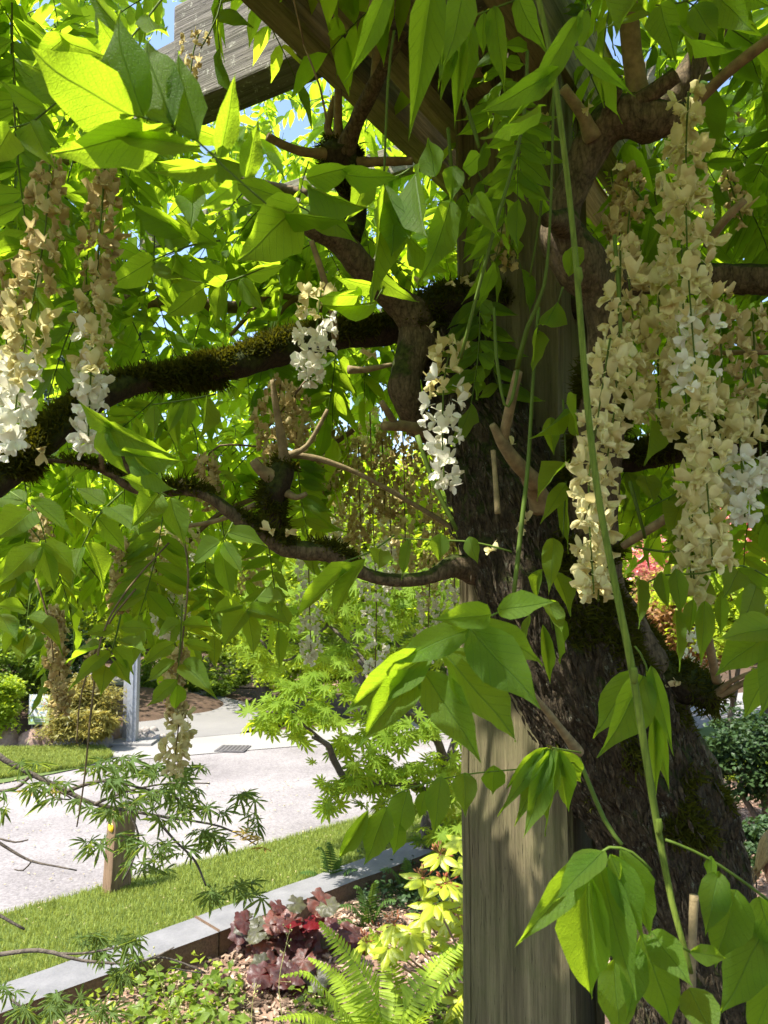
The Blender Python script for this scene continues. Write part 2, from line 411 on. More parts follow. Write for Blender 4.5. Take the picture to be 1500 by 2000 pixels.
def terrain(x, y):
    """Height of the natural ground: a terrace at z = 0 that falls to the planting bed by the road."""
    t = min(1, max(0, (y - 2.3 - 0.12 * x) / 1.9)); t = t * t * (3 - 2 * t)
    return -1.07 * t + 0.03 * mn.noise(Vector((x * 0.8, y * 0.8, 0))) * t * (1 if y < 12 else 0)
xs = np.concatenate([[-400, -120, -40, -15], np.linspace(-6, 8, 71), [15, 40, 120, 400]])
ys = np.concatenate([[-300, -60, -12], np.linspace(-4, 12, 81), [20, 60, 160, 450]])
V = [(x, y, terrain(x, y)) for y in ys for x in xs]
g_o = link('ground', raw_mesh('ground', V, np.array(grid_tris(len(ys), len(xs))), M_SOIL))
tag(g_o, 'dark brown soil under the planting and the trees', kind='structure')

def sheet(name, pts, z, mat, label, jitter=0.0, step=0.25):
    """A flat sheet with a slightly ragged outline."""
    P2 = []
    n = len(pts)
    for i in range(n):
        a = Vector(pts[i][:2]); b = Vector(pts[(i + 1) % n][:2]); L = (b - a).length
        k = max(1, int(L / step)) if jitter and L < 40 else 1
        nn = Vector((-(b - a).y, (b - a).x)).normalized()
        for j in range(k):
            q = a.lerp(b, j / k)
            if jitter: q = q + nn * jitter * (mn.noise(Vector((q.x * 1.3, q.y * 1.3, 0))) + 0.5 * mn.noise(Vector((q.x * 6, q.y * 6, 3))))
            P2.append(q)
    bm = bmesh.new(); vs = [bm.verts.new((q.x, q.y, z)) for q in P2]
    f = bm.faces.new(vs); f.normal_update()
    if f.normal.z < 0: f.normal_flip()
    bmesh.ops.triangulate(bm, faces=bm.faces[:])
    me = bpy.data.meshes.new(name); bm.to_mesh(me); bm.free(); me.materials.append(mat)
    o = link(name, me); return tag(o, label, kind='structure')
def g2(px, py, h=ROAD_Z): v = G(px, py, h); return (v.x, v.y)

WA = G(0, 1938, ROAD_Z); WB = G(760, 1668, ROAD_Z)        # back edge of the timber edging
wd = (WB - WA); wd.z = 0; wd.normalize(); wn = Vector((wd.y, -wd.x, 0))  # wn points to the bed (towards us)
e0 = WA - wd * 14; e1 = WB + wd * 16
RA = G(0, 1783, ROAD_Z); RB = G(660, 1608, ROAD_Z); rd = (RB - RA).normalized()
r0 = RA - rd * 30; r1 = RB + rd * 30
lawn_pts = [(r0.x, r0.y), (RA.x, RA.y), G(380, 1682, ROAD_Z)[:2], (RB.x, RB.y), (r1.x, r1.y), (e1.x, e1.y), (e0.x, e0.y)]
sheet('lawn', lawn_pts, ROAD_Z - 0.012, M_TURF, 'mown grass verge between the timber edging and the road')
fa = G(190, 1488, ROAD_Z); fb = G(900, 1430, ROAD_Z); fd = (fb - fa).normalized()
f0 = fa - fd * 40; f1 = fb + fd * 30
rd2 = sheet('road', [(r0.x - 6, r0.y), (RA.x, RA.y), G(380, 1682, ROAD_Z)[:2], (RB.x, RB.y), (r1.x, r1.y), (f1.x, f1.y), (f0.x, f0.y)], ROAD_Z - 0.016, M_ROAD, 'pale sunlit asphalt road', jitter=0.03)
ga = G(225, 1452, ROAD_Z); gb = G(900, 1395, ROAD_Z)
sheet('pavement', [(fa.x, fa.y), (fb.x, fb.y), (f1.x, f1.y), (f1.x - 0.6, f1.y + 2.2), (gb.x, gb.y), (ga.x, ga.y)], ROAD_Z - 0.008, M_CONC, 'light concrete strip along the far side of the road')
pa = [g2(262, 1449), g2(470, 1432), g2(560, 1398), g2(480, 1372), g2(380, 1345), g2(330, 1318), g2(262, 1306), g2(120, 1296), g2(100, 1310), g2(200, 1330), g2(228, 1360)]
sheet('path', pa, ROAD_Z - 0.004, M_PATH, 'grey footpath leading back between the beds', jitter=0.06)
sheet('side_lawn', [g2(-700, 1470), g2(0, 1458), g2(205, 1462), g2(222, 1478), g2(150, 1500), g2(0, 1530), g2(-700, 1600)], ROAD_Z - 0.002, M_TURF, 'small lawn across the road in front of the boulders', jitter=0.04)
# bed of chips under the timber edging, and the chips across the road
bedp = []
nxb, nyb = 70, 50
V = []; 
for j in range(nyb):
    for i in range(nxb):
        q = e0 + (e1 - e0) * (0.30 + 0.42 * i / (nxb - 1)) + wn * (0.28 + 3.2 * j / (nyb - 1))
        V.append((q.x, q.y, BED_Z + 0.02 + 0.05 * mn.noise(q * 1.5) + 0.015 * mn.noise(q * 7)))
bed = link('ground_mulch', raw_mesh('ground_mulch', V, np.array(grid_tris(nyb, nxb)), M_MULCH))
tag(bed, 'pinkish wood chip mulch in the near planting bed', kind='structure')
def mound(name, c, rx, ry, h, mat, label):
    n = 26; V = []
    for j in range(n):
        for i in range(n):
            u = i / (n - 1) * 2 - 1; v = j / (n - 1) * 2 - 1
            r = math.hypot(u, v); z = h * max(0, 1 - r * r) + 0.04 * mn.noise(Vector((u * 4, v * 4, c[0])))
            V.append((c[0] + u * rx, c[1] + v * ry, ROAD_Z - 0.05 + z + (0 if r < 0.98 else -0.1)))
    o = link(name, raw_mesh(name, V, np.array(grid_tris(n, n)), mat)); tag(o, label, kind='structure'); return o
c = g2(470, 1322); mound('terrain_mound', (c[0] + 2.0, c[1] + 2.5), 6.5, 3.4, 0.42, M_MULCH, 'low mound of wood chips beside the footpath')
c = g2(90, 1405); mound('terrain_bed', (c[0] - 1.5, c[1] + 1.5), 4.6, 2.6, 0.45, M_SOIL, 'raised planting bed behind the boulders')

# grass blades
def blades(name, inside, n, hmin, hmax, wid, mat, label, area, z):
    x0, x1, y0, y1 = area
    pts = np.empty((0, 2))
    while len(pts) < n:
        q = np.stack([RNG.uniform(x0, x1, n * 2), RNG.uniform(y0, y1, n * 2)], 1)
        pts = np.concatenate([pts, q[inside(q)]])
    pts = pts[:n]
    h = RNG.uniform(hmin, hmax, n); a = RNG.uniform(0, 2 * PI, n); lean = RNG.uniform(0.1, 0.9, n); b = RNG.uniform(0, 2 * PI, n)
    base = np.stack([pts[:, 0], pts[:, 1], np.full(n, z)], 1)
    sx = np.stack([np.cos(a), np.sin(a), np.zeros(n)], 1) * (wid * RNG.uniform(0.6, 1.4, n))[:, None]
    ln = np.stack([np.cos(b), np.sin(b), np.zeros(n)], 1) * (lean * h)[:, None]
    up = np.stack([np.zeros(n), np.zeros(n), h], 1)
    V = np.stack([base - sx, base + sx, base + up * 0.6 + ln * 0.3 + sx * 0.7, base + up * 0.6 + ln * 0.3 - sx * 0.7, base + up * (1 - 0.35 * lean[:, None]) + ln], 1).reshape(-1, 3)
    k = np.arange(n)[:, None, None] * 5
    Fc = (np.array([[0, 1, 2], [0, 2, 3], [3, 2, 4]])[None] + k).reshape(-1, 3)
    o = link(name, raw_mesh(name, V, Fc, mat)); return tag(o, label, 'grass', kind='stuff')
M_GRASS = leaf_mat('grass_blade', (0.13, 0.195, 0.045), (0.28, 0.38, 0.08), 0.35, var=0.6, veins=False, gloss=0.5)
def half(a, d, side):
    """side > 0: left of the directed line."""
    return lambda q: ((d.x * (q[:, 1] - a.y) - d.y * (q[:, 0] - a.x)) * side) > 0
h1 = half(RA, rd, -1); h2 = half(WA, wd, 1)
blades('grass', lambda q: h1(q) & h2(q) & (q[:, 0] < q[:, 1] * 0.42 + 0.6) & (q[:, 0] > -q[:, 1] * 0.62 - 0.3), 85000, 0.03, 0.065, 0.0022, M_GRASS, 'short sunlit grass of the verge in front of the road', (-5.5, 3.5, 3.4, 11.5), ROAD_Z - 0.012)
sl = np.array([g2(-60, 1465), g2(200, 1462), g2(222, 1478), g2(150, 1500), g2(-60, 1530)])
def inpoly(q):
    ins = np.zeros(len(q), bool)
    for i in range(len(sl)):
        a = sl[i]; b = sl[i - 1]
        c_ = ((a[1] > q[:, 1]) != (b[1] > q[:, 1])) & (q[:, 0] < (b[0] - a[0]) * (q[:, 1] - a[1]) / (b[1] - a[1] + 1e-9) + a[0])
        ins ^= c_
    return ins
blades('grass', inpoly, 22000, 0.05, 0.10, 0.005, M_GRASS, 'grass of the small lawn across the road', (sl[:, 0].min(), sl[:, 0].max(), sl[:, 1].min(), sl[:, 1].max()), ROAD_Z)

# wood chips
def chips(name, n, place, smin, smax, mat, label):
    p = place(n)
    s = RNG.uniform(smin, smax, (n, 1, 1)) * np.stack([np.ones(n), RNG.uniform(0.25, 0.6, n), RNG.uniform(0.1, 0.25, n)], 1)[:, None, :]
    tV = np.array([(-.5, -.5, 0), (.5, -.4, 0), (.4, .5, 0), (-.5, .4, 0), (-.4, -.4, 1), (.4, -.3, 1), (.3, .4, 1), (-.4, .3, 1)])
    tF = np.array([(4, 5, 6), (4, 6, 7), (0, 1, 5), (0, 5, 4), (1, 2, 6), (1, 6, 5), (2, 3, 7), (2, 7, 6), (3, 0, 4), (3, 4, 7)])
    M3 = rand_rot(n, 1.6) * s
    V, Fc, _ = spread(tV, tF, None, M3, p)
    o = link(name, raw_mesh(name, V, Fc, mat, smooth=False)); return tag(o, label, 'wood chips', kind='stuff')
def chip_mat():
    k = N('wood_chip'); isl = k.n('ShaderNodeNewGeometry').outputs['Random Per Island']
    k.l(k.ramp(isl, [(0.0, (0.06, 0.036, 0.022)), (0.5, (0.20, 0.13, 0.085)), (1.0, (0.46, 0.34, 0.24))]), k.b.inputs['Base Color'])
    k.b.inputs['Roughness'].default_value = 0.9; return k.m
M_CHIP = chip_mat()
def litter_place(n):
    q = np.stack([RNG.uniform(-5, 3, n * 4), RNG.uniform(3.6, 10, n * 4), np.full(n * 4, ROAD_Z + .002)], 1)
    return q[h2(q)][:n] if h2(q).sum() >= n else q[:n]
def bedplace(n):
    t = RNG.uniform(0.34, 0.66, n); s = RNG.uniform(0.3, 2.6, n)
    E0 = np.array(e0); D = np.array(e1 - e0); W = np.array(wn)
    q = E0 + D * t[:, None] + W * s[:, None]
    q[:, 2] = [BED_Z + 0.02 + 0.05 * mn.noise(Vector((a, b, ROAD_Z)) * 1.5) + 0.015 for a, b in q[:, :2]]
    return q
chips('wood_chips', 19000, bedplace, 0.02, 0.06, M_CHIP, 'loose pinkish wood chips around the dark red plants')
c0 = g2(470, 1322)
def mplace(n):
    a = RNG.uniform(-1, 1, (n, 2)); r2 = (a ** 2).sum(1); 
    return np.stack([c0[0] + 2 + a[:, 0] * 6.2, c0[1] + 2.5 + a[:, 1] * 3.2, ROAD_Z - 0.04 + 0.42 * np.maximum(0, 1 - r2)], 1)
chips('fallen_petals', 900, litter_place, 0.012, 0.03, plain_mat('dry_petal', (.42, .34, .2), .8, var=.4), 'fallen petals and dry bits lying on the road and lawn')
chips('wood_chips', 9000, mplace, 0.06, 0.16, M_CHIP, 'wood chips on the mound beyond the road')

# timber edging: long pale blocks, each a part
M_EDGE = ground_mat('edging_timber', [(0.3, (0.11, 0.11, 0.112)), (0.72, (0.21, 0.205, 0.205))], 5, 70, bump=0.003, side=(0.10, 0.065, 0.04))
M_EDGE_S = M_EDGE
wall = empty('edging_wall', (WA.x, WA.y, BED_Z), 'low pale weathered timber edging running between lawn and planting bed', 'edging')
Lb = 2.35; j0 = (G(378, 1800, ROAD_Z) - WA).dot(wd)
for i in range(-5, 6):
    a = j0 + i * Lb + 0.006; b = j0 + (i + 1) * Lb - 0.006
    cpt = WA + wd * ((a + b) / 2) + wn * (0.15 + random.uniform(-0.006, 0.006)); cpt.z = ROAD_Z + 0.02 - 0.115
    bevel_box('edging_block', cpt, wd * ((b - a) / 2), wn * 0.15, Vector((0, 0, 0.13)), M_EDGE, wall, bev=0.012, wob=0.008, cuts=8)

# drain cover in the pavement
dc = G(455, 1462, ROAD_Z)
dr = empty('drain_cover', dc, 'dark grey rectangular utility cover set in the pale pavement', 'drain cover')
M_IRON = plain_mat('cast_iron', (0.13, 0.12, 0.12), 0.6, 0.3, bump=0.002)
bevel_box('cover_plate', dc + Vector((0, 0, 0.0)), Vector((0.22, -0.02, 0)), Vector((0.02, 0.2, 0)), Vector((0, 0, 0.008)), M_IRON, dr, bev=0.003)
for k in range(7):
    bevel_box('cover_bar', dc + Vector((-0.18 + 0.06 * k, 0, 0.012)), Vector((0.012, 0, 0)), Vector((0.01, 0.17, 0)), Vector((0, 0, 0.004)), M_IRON, dr, bev=0.002)

# boulders
M_ROCK = ground_mat('boulder_stone', [(0.3, (0.17, 0.15, 0.135)), (0.7, (0.40, 0.36, 0.32))], 3, 25, bump=0.02)
M_ROCKR = ground_mat('reddish_stone', [(0.3, (0.20, 0.12, 0.09)), (0.7, (0.40, 0.28, 0.22))], 3, 25, bump=0.02)
def boulder(px, py, wpx, hpx, mat, label, seed):
    b = G(px, py, ROAD_Z); z = pxy(b)[2]; w_ = wpx / F * z / 2; h_ = hpx / F * z
    bm = bmesh.new(); bmesh.ops.create_icosphere(bm, subdivisions=4, radius=1)
    for v in bm.verts:
        q = v.co * 1.2 + Vector((seed * 3.1, 0, 0))
        f = 1 + 0.22 * mn.noise(q) + 0.08 * mn.noise(q * 3) + 0.03 * mn.noise(q * 9)
        c_ = v.co * f
        v.co = Vector((c_.x * w_, c_.y * w_ * 0.75, max(-0.15, c_.z) * h_))
    for f_ in bm.faces: f_.smooth = True
    me = bpy.data.meshes.new('boulder'); bm.to_mesh(me); bm.free(); me.materials.append(mat)
    o = bpy.data.objects.new('boulder', me); col.objects.link(o); o.location = b
    return tag(o, label, 'boulder', 'boulders edging the bed across the road')
for i, (a, b, w_, h_, m_, lb) in enumerate([
    (8, 1452, 62, 36, M_ROCKR, 'reddish boulder at the left end of the row across the road'),
    (62, 1452, 52, 28, M_ROCKR, 'pinkish low boulder under the white sign'),
    (92, 1450, 44, 30, M_ROCKR, 'smooth pink boulder to the right of the sign'),
    (136, 1455, 62, 34, M_ROCK, 'broad grey boulder under the ferny golden shrub'),
    (168, 1452, 34, 30, M_ROCK, 'small pointed grey boulder in the middle of the row'),
    (196, 1454, 48, 32, M_ROCK, 'mottled grey boulder second from the path'),
    (216, 1446, 36, 40, M_ROCKR, 'tall brown boulder at the right end of the row'),
    (232, 1436, 28, 18, M_ROCK, 'small grey boulder beside the metal post')]):
    boulder(a, b, w_, h_, m_, lb, i)
for i, (a, b, w_, h_) in enumerate([(275, 1443, 26, 10), (292, 1437, 24, 9), (306, 1443, 22, 8), (283, 1428, 22, 9), (300, 1427, 20, 8), (270, 1432, 18, 9), (318, 1440, 16, 7), (289, 1447, 20, 7)]):
    o = boulder(a, b, w_, h_, M_ROCK, ['flat cobble at the foot of the metal lamp post', 'grey cobble right of the lamp post', 'pale cobble near the pavement by the lamp post', 'rounded cobble behind the lamp post', 'cobble in the second row by the path', 'cobble tucked against the lamp post', 'rightmost cobble of the patch by the path', 'front cobble of the patch by the path'][i], i + 20)
    o.name = 'cobble'; o['category'] = 'cobble'; o['group'] = 'cobbles at the foot of the lamp post'

# ------------------------------------------------------------------ pergola
PZ = 1.42
Ztop = EYE.z + 1.0
pg_base = P(1103, 1500, 1.36); pcx = pg_base.copy()
HW = 0.1
pc = Vector((pcx.x, pcx.y, 0)) + UU * HW - VV * HW      # near corner is -UU +VV of the centre
pergola = empty('pergola', (pc.x, pc.y, 0), 'weathered timber pergola with a thick square post, a grey beam and stacked brown rafters', 'pergola')
bevel_box('post', Vector((pc.x, pc.y, (Ztop + 0.24) / 2 - 0.1)), UU * HW, VV * HW, Vector((0, 0, (Ztop + 0.24) / 2 + 0.1)), M_POST, pergola, bev=0.012, wob=0.004, cuts=40)
BH = 0.14
def on_plane(px, py, z): return G(px, py, z)
ba = on_plane(395, 186, Ztop); bb = on_plane(615, 96, Ztop)     # lower front edge of the grey beam
mid = (ba + bb) / 2
def beam(name, start, length, d, nrm, th, hh, zb, mat, bev=0.007, wob=0.004):
    """start: lower front edge point, nrm: unit vector away from the visible face"""
    c_ = start + d * (length / 2) + nrm * (th / 2); c_.z = zb + hh / 2
    return bevel_box(name, c_, d * (length / 2), nrm * (th / 2), Vector((0, 0, hh / 2)), mat, pergola, bev=bev, wob=wob, cuts=24)
bstart = ba - VV * 0.0
beam('beam', Vector((ba.x, ba.y, 0)) - VV * 0.09, 3.6, VV, UU, 0.085, 0.235, Ztop, M_BEAM)
beam('beam', Vector((ba.x, ba.y, 0)) + UU * 0.090 - VV * 0.26, 3.8, VV, UU, 0.045, 0.19, Ztop + 0.06, M_BEAM)
# rafters: boards along UU, seen from below
ra = on_plane(510, 0, Ztop - 0.06)
for k, (off, th, hh, zb) in enumerate([(0.0, 0.046, 0.15, -0.035), (0.105, 0.046, 0.15, -0.03), (0.210, 0.046, 0.15, -0.035), (0.325, 0.05, 0.24, -0.03)]):
    s = Vector((ra.x, ra.y, 0)) + VV * (off - .045) - UU * .22
    c_ = s + UU * 1.5 + VV * (th / 2); c_.z = Ztop + zb + hh / 2
    if k == 3: c_ = c_ + VV * 0.02
    bevel_box('rafter', c_, UU * 1.5, VV * (th / 2), Vector((0, 0, hh / 2)), M_RAFT, pergola, bev=0.006, wob=0.003, cuts=20)
# slats on top, across the rafters
for k in range(7):
    c_ = Vector((pc.x, pc.y, 0)) + UU * (-1.9 + 0.62 * k) + VV * 0.1; c_.z = Ztop + 0.32
    bevel_box('slat', c_, VV * 1.9, UU * 0.02, Vector((0, 0, 0.045)), M_SLAT, pergola, bev=0.004, wob=0.003, cuts=10)

# ------------------------------------------------------------------ the wisteria: trunk and limbs
wist = empty('wisteria', (P(1340, 2000, 1.35).x, P(1340, 2000, 1.35).y, 0), 'old wisteria with a twisted mossy trunk, compound leaves and hanging cream flower clusters', 'wisteria')
def pp(lst):
    """(px, py, z, radius in px) -> (point, radius in metres)"""
    return [(P(a, b, z), r * z / F) for a, b, z, r in lst]
def limb(pts, mat, name='limb', **kw):
    kw.setdefault('seg', 18); kw.setdefault('step', 0.012); kw.setdefault('rough', 0.16); kw.setdefault('freq', 26)
    return tube(name, pp(pts), mat, wist, **kw)
TR = [(1440, 2700, 1.36, 200), (1410, 2300, 1.36, 175), (1362, 2000, 1.34, 140), (1334, 1780, 1.33, 130), (1292, 1620, 1.33, 128), (1215, 1470, 1.32, 128), (1140, 1330, 1.31, 128), (1075, 1180, 1.32, 122), (1010, 1030, 1.35, 110), (965, 900, 1.40, 92), (925, 780, 1.46, 82), (890, 690, 1.50, 70), (868, 620, 1.52, 45)]
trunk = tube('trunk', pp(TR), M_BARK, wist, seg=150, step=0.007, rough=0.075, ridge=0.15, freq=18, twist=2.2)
limb([(1400, 2300, 1.45, 110), (1390, 1950, 1.42, 95), (1385, 1750, 1.40, 78), (1345, 1590, 1.38, 84), (1280, 1460, 1.37, 90), (1230, 1330, 1.36, 92), (1180, 1230, 1.35, 78), (1150, 1120, 1.33, 60), (1152, 1000, 1.30, 50), (1165, 880, 1.26, 48), (1178, 760, 1.22, 42), (1184, 660, 1.20, 36), (1172, 580, 1.19, 36), (1135, 520, 1.18, 50), (1100, 470, 1.18, 46), (1098, 415, 1.18, 34), (1128, 345, 1.17, 33), (1158, 280, 1.16, 36), (1190, 240, 1.15, 38), (1225, 215, 1.15, 36)], M_BARK2, seg=40, step=0.008, rough=0.09, freq=20, ridge=0.10)
limb([(1175, 255, 1.15, 30), (1215, 232, 1.14, 40), (1262, 236, 1.13, 40), (1318, 232, 1.12, 30), (1345, 215, 1.12, 16)], M_BARK2, rough=0.22, seg=28)
limb([(1255, 215, 1.14, 26), (1243, 160, 1.13, 20), (1232, 80, 1.11, 19), (1222, -60, 1.08, 18)], M_CANE, rough=0.07, seg=16)
limb([(1290, 225, 1.15, 24), (1345, 145, 1.16, 26), (1395, 60, 1.17, 24), (1430, -50, 1.18, 22)], M_BARK2, rough=0.08)
limb([(1335, 225, 1.12, 14), (1380, 180, 1.09, 11), (1440, 125, 1.05, 11), (1540, 50, 1.0, 11)], M_CANE, rough=0.06, seg=14)
limb([(1225, 215, 1.13, 20), (1270, 185, 1.11, 17), (1322, 146, 1.09, 15)], M_BARK2, rough=0.1)
limb([(1158, 270, 1.14, 18), (1135, 220, 1.12, 11), (1100, 172, 1.10, 10)], M_CANE, rough=0.16)
limb([(1180, 245, 1.14, 16), (1190, 205, 1.12, 12), (1207, 175, 1.10, 11)], M_BARK2, rough=0.2)
limb([(1105, 440, 1.15, 30), (1078, 428, 1.10, 16), (1068, 432, 1.085, 13)], M_BARK2, rough=0.15)
# middle limbs
limb([(590, 425, 1.30, 9), (608, 440, 1.31, 22), (660, 468, 1.34, 25), (712, 530, 1.38, 27), (765, 580, 1.42, 27), (812, 625, 1.45, 38), (815, 665, 1.45, 38), (797, 715, 1.43, 30), (792, 765, 1.42, 31), (815, 825, 1.45, 28), (860, 850, 1.50, 24)], M_BARK2, seg=30, step=0.008, rough=0.14, freq=24)
limb([(815, 640, 1.45, 32), (850, 596, 1.46, 30), (905, 580, 1.48, 28), (965, 588, 1.50, 28), (1050, 592, 1.52, 26), (1160, 600, 1.54, 26)], M_BARKM, seg=26, rough=0.14)
limb([(845, 640, 1.52, 25), (780, 640, 1.52, 27), (720, 650, 1.50, 28), (660, 655, 1.48, 28), (600, 665, 1.46, 28), (545, 683, 1.42, 31), (480, 705, 1.38, 28), (420, 720, 1.34, 27), (340, 735, 1.30, 22), (270, 748, 1.26, 23), (215, 765, 1.22, 24), (150, 805, 1.18, 28), (80, 862, 1.13, 31), (10, 920, 1.08, 33), (-120, 1010, 1.0, 34), (-400, 1040, .95, 30), (-800, 1000, .95, 19), (-1200, 900, 1.0, 6)], M_BARKM, seg=36, step=0.009, rough=0.16, freq=22, ridge=0.05)
limb([(690, 470, 1.45, 18), (692, 410, 1.46, 22), (678, 350, 1.46, 28), (664, 305, 1.46, 40), (672, 282, 1.46, 26)], M_BARKM, seg=26, rough=0.25)
for c_ in [[(672, 300, 1.44, 22), (695, 240, 1.40, 15), (725, 180, 1.36, 15), (760, 110, 1.32, 12), (790, 62, 1.30, 8)], [(735, 165, 1.35, 12), (738, 110, 1.33, 12), (745, 60, 1.32, 10)],
           [(664, 290, 1.44, 12), (660, 235, 1.42, 9), (661, 175, 1.40, 8)], [(655, 285, 1.45, 12), (640, 250, 1.44, 8), (655, 190, 1.43, 7)],
           [(650, 300, 1.44, 14), (600, 298, 1.42, 9), (558, 285, 1.40, 8), (522, 266, 1.38, 8)], [(690, 318, 1.45, 12), (740, 316, 1.45, 9), (805, 314, 1.46, 8)],
           [(690, 400, 1.46, 12), (700, 388, 1.44, 9), (712, 378, 1.43, 8)]]:
    limb(c_, M_CANE if c_[0][3] < 20 else M_BARK2, 'branch', rough=0.08, seg=12)
# lower left limb
limb([(985, 1100, 1.36, 37), (930, 1110, 1.33, 32), (885, 1105, 1.30, 21), (845, 1125, 1.28, 14), (800, 1133, 1.27, 13), (745, 1130, 1.26, 13), (700, 1115, 1.25, 14), (655, 1085, 1.24, 18), (600, 1075, 1.23, 18), (555, 1068, 1.22, 19), (505, 1040, 1.20, 16), (455, 1005, 1.18, 13), (410, 972, 1.17, 11), (365, 958, 1.16, 11), (300, 962, 1.14, 11), (250, 945, 1.13, 12), (215, 925, 1.12, 8), (160, 905, 1.10, 5), (80, 898, 1.06, 4)], M_BARK2, seg=26, step=0.007, rough=0.17, freq=34)
limb([(250, 940, 1.13, 17), (246, 915, 1.13, 14), (232, 880, 1.12, 4), (222, 830, 1.12, 3)], M_BARK2, 'branch', seg=12)
limb([(200, 920, 1.11, 6), (196, 880, 1.10, 4), (190, 850, 1.10, 3)], M_TWIG, 'branch', seg=8)
limb([(365, 958, 1.16, 9), (352, 938, 1.15, 6)], M_CANE, 'branch', seg=10)
limb([(545, 1062, 1.36, 14), (540, 1030, 1.34, 14), (530, 975, 1.33, 24), (545, 935, 1.32, 26), (560, 905, 1.32, 22)], M_BARKM, seg=24, rough=0.25)
for c_ in [[(540, 935, 1.32, 20), (512, 920, 1.30, 12), (495, 900, 1.29, 9)], [(556, 915, 1.32, 14), (552, 870, 1.30, 9), (540, 800, 1.28, 7), (532, 742, 1.27, 5)], [(560, 890, 1.32, 8), (600, 870, 1.31, 5), (640, 800, 1.30, 4)],
           [(555, 960, 1.32, 9), (580, 972, 1.31, 6), (598, 964, 1.30, 5)], [(560, 888, 1.33, 7), (620, 896, 1.34, 6), (700, 925, 1.36, 5), (800, 980, 1.38, 5), (890, 1035, 1.40, 5)], [(500, 985, 1.34, 6), (430, 1015, 1.33, 5), (365, 1028, 1.32, 4)]]:
    limb(c_, M_CANE, 'branch', rough=0.1, seg=10)
# limbs on the right
limb([(1180, 560, 1.30, 30), (1260, 548, 1.32, 28), (1380, 545, 1.32, 28), (1460, 545, 1.30, 30), (1620, 548, 1.26, 32), (1900, 500, 1.3, 30), (2400, 380, 1.5, 22), (2900, 300, 1.7, 8)], M_BARK2, seg=24)
limb([(1150, 900, 1.36, 30), (1260, 890, 1.34, 28), (1350, 868, 1.30, 30), (1430, 855, 1.26, 32), (1500, 848, 1.22, 34), (1640, 835, 1.15, 36), (1900, 800, 1.2, 34), (2400, 640, 1.4, 24), (2900, 500, 1.6, 8)], M_BARKM, seg=24)
limb([(1230, 1290, 1.36, 40), (1300, 1325, 1.33, 46), (1345, 1340, 1.31, 42), (1385, 1360, 1.29, 30), (1405, 1372, 1.28, 22)], M_BARKM, seg=26, rough=0.2)
for c_ in [[(1218, 1066, 1.2, 8), (1255, 1042, 1.17, 9), (1300, 1012, 1.14, 9), (1345, 965, 1.12, 8)], [(1400, 1330, 1.26, 9), (1388, 1270, 1.2, 8), (1378, 1210, 1.15, 7)], [(1400, 1360, 1.27, 8), (1450, 1335, 1.22, 6), (1510, 1300, 1.16, 6)],
           [(1400, 1355, 1.27, 8), (1430, 1330, 1.22, 5), (1480, 1310, 1.18, 5)], [(1380, 480, 1.10, 8), (1415, 430, 1.06, 8), (1455, 390, 1.04, 7)], [(1400, 690, 1.15, 5), (1460, 688, 1.1, 5), (1560, 690, 1.05, 5)],
           [(1048, 945, 1.16, 18), (1010, 905, 1.12, 14), (985, 870, 1.10, 12), (962, 830, 1.08, 7)], [(982, 862, 1.10, 10), (995, 800, 1.07, 10), (1012, 726, 1.04, 9)], [(963, 880, 1.09, 5), (967, 930, 1.08, 5), (972, 1003, 1.07, 6)],
           [(1130, 1470, 1.10, 12), (1085, 1410, 1.07, 7), (1035, 1350, 1.04, 6)], [(1356, 1748, 0.98, 9), (1352, 1850, 0.97, 8), (1348, 2060, 0.95, 8)], [(748, 832, 1.35, 9), (790, 832, 1.38, 11), (830, 842, 1.42, 13)], [(745, 785, 1.33, 6), (762, 812, 1.35, 7), (775, 835, 1.38, 8)],
           [(680, 722, 1.40, 9), (712, 722, 1.41, 6), (765, 712, 1.42, 4)], [(655, 660, 1.36, 7), (648, 600, 1.30, 7), (628, 530, 1.27, 6), (608, 470, 1.25, 5)], [(1060, 990, 1.22, 26), (1048, 960, 1.20, 20), (1030, 935, 1.16, 14)]]:
    limb(c_, M_CANE, 'branch', rough=0.09, seg=12)
# far limbs seen through the leaves
for c_ in [[(230, 575, 1.9, 10), (290, 592, 1.9, 16), (360, 588, 1.92, 14), (450, 600, 1.95, 12), (560, 590, 2.0, 16), (700, 600, 2.0, 18)], [(450, 655, 1.7, 4), (500, 600, 1.72, 5), (530, 575, 1.73, 6), (600, 590, 1.75, 7)],
           [(540, 620, 1.72, 4), (560, 595, 1.73, 5), (585, 580, 1.75, 6)], [(60, 350, 2.0, 6), (200, 300, 2.1, 8), (420, 340, 2.2, 9), (600, 380, 2.2, 10)], [(300, 1130, 1.9, 4), (420, 1010, 1.9, 5), (520, 960, 1.9, 5), (690, 840, 1.85, 5)]]:
    limb(c_, M_TWIG, 'branch', seg=10, rough=0.12)
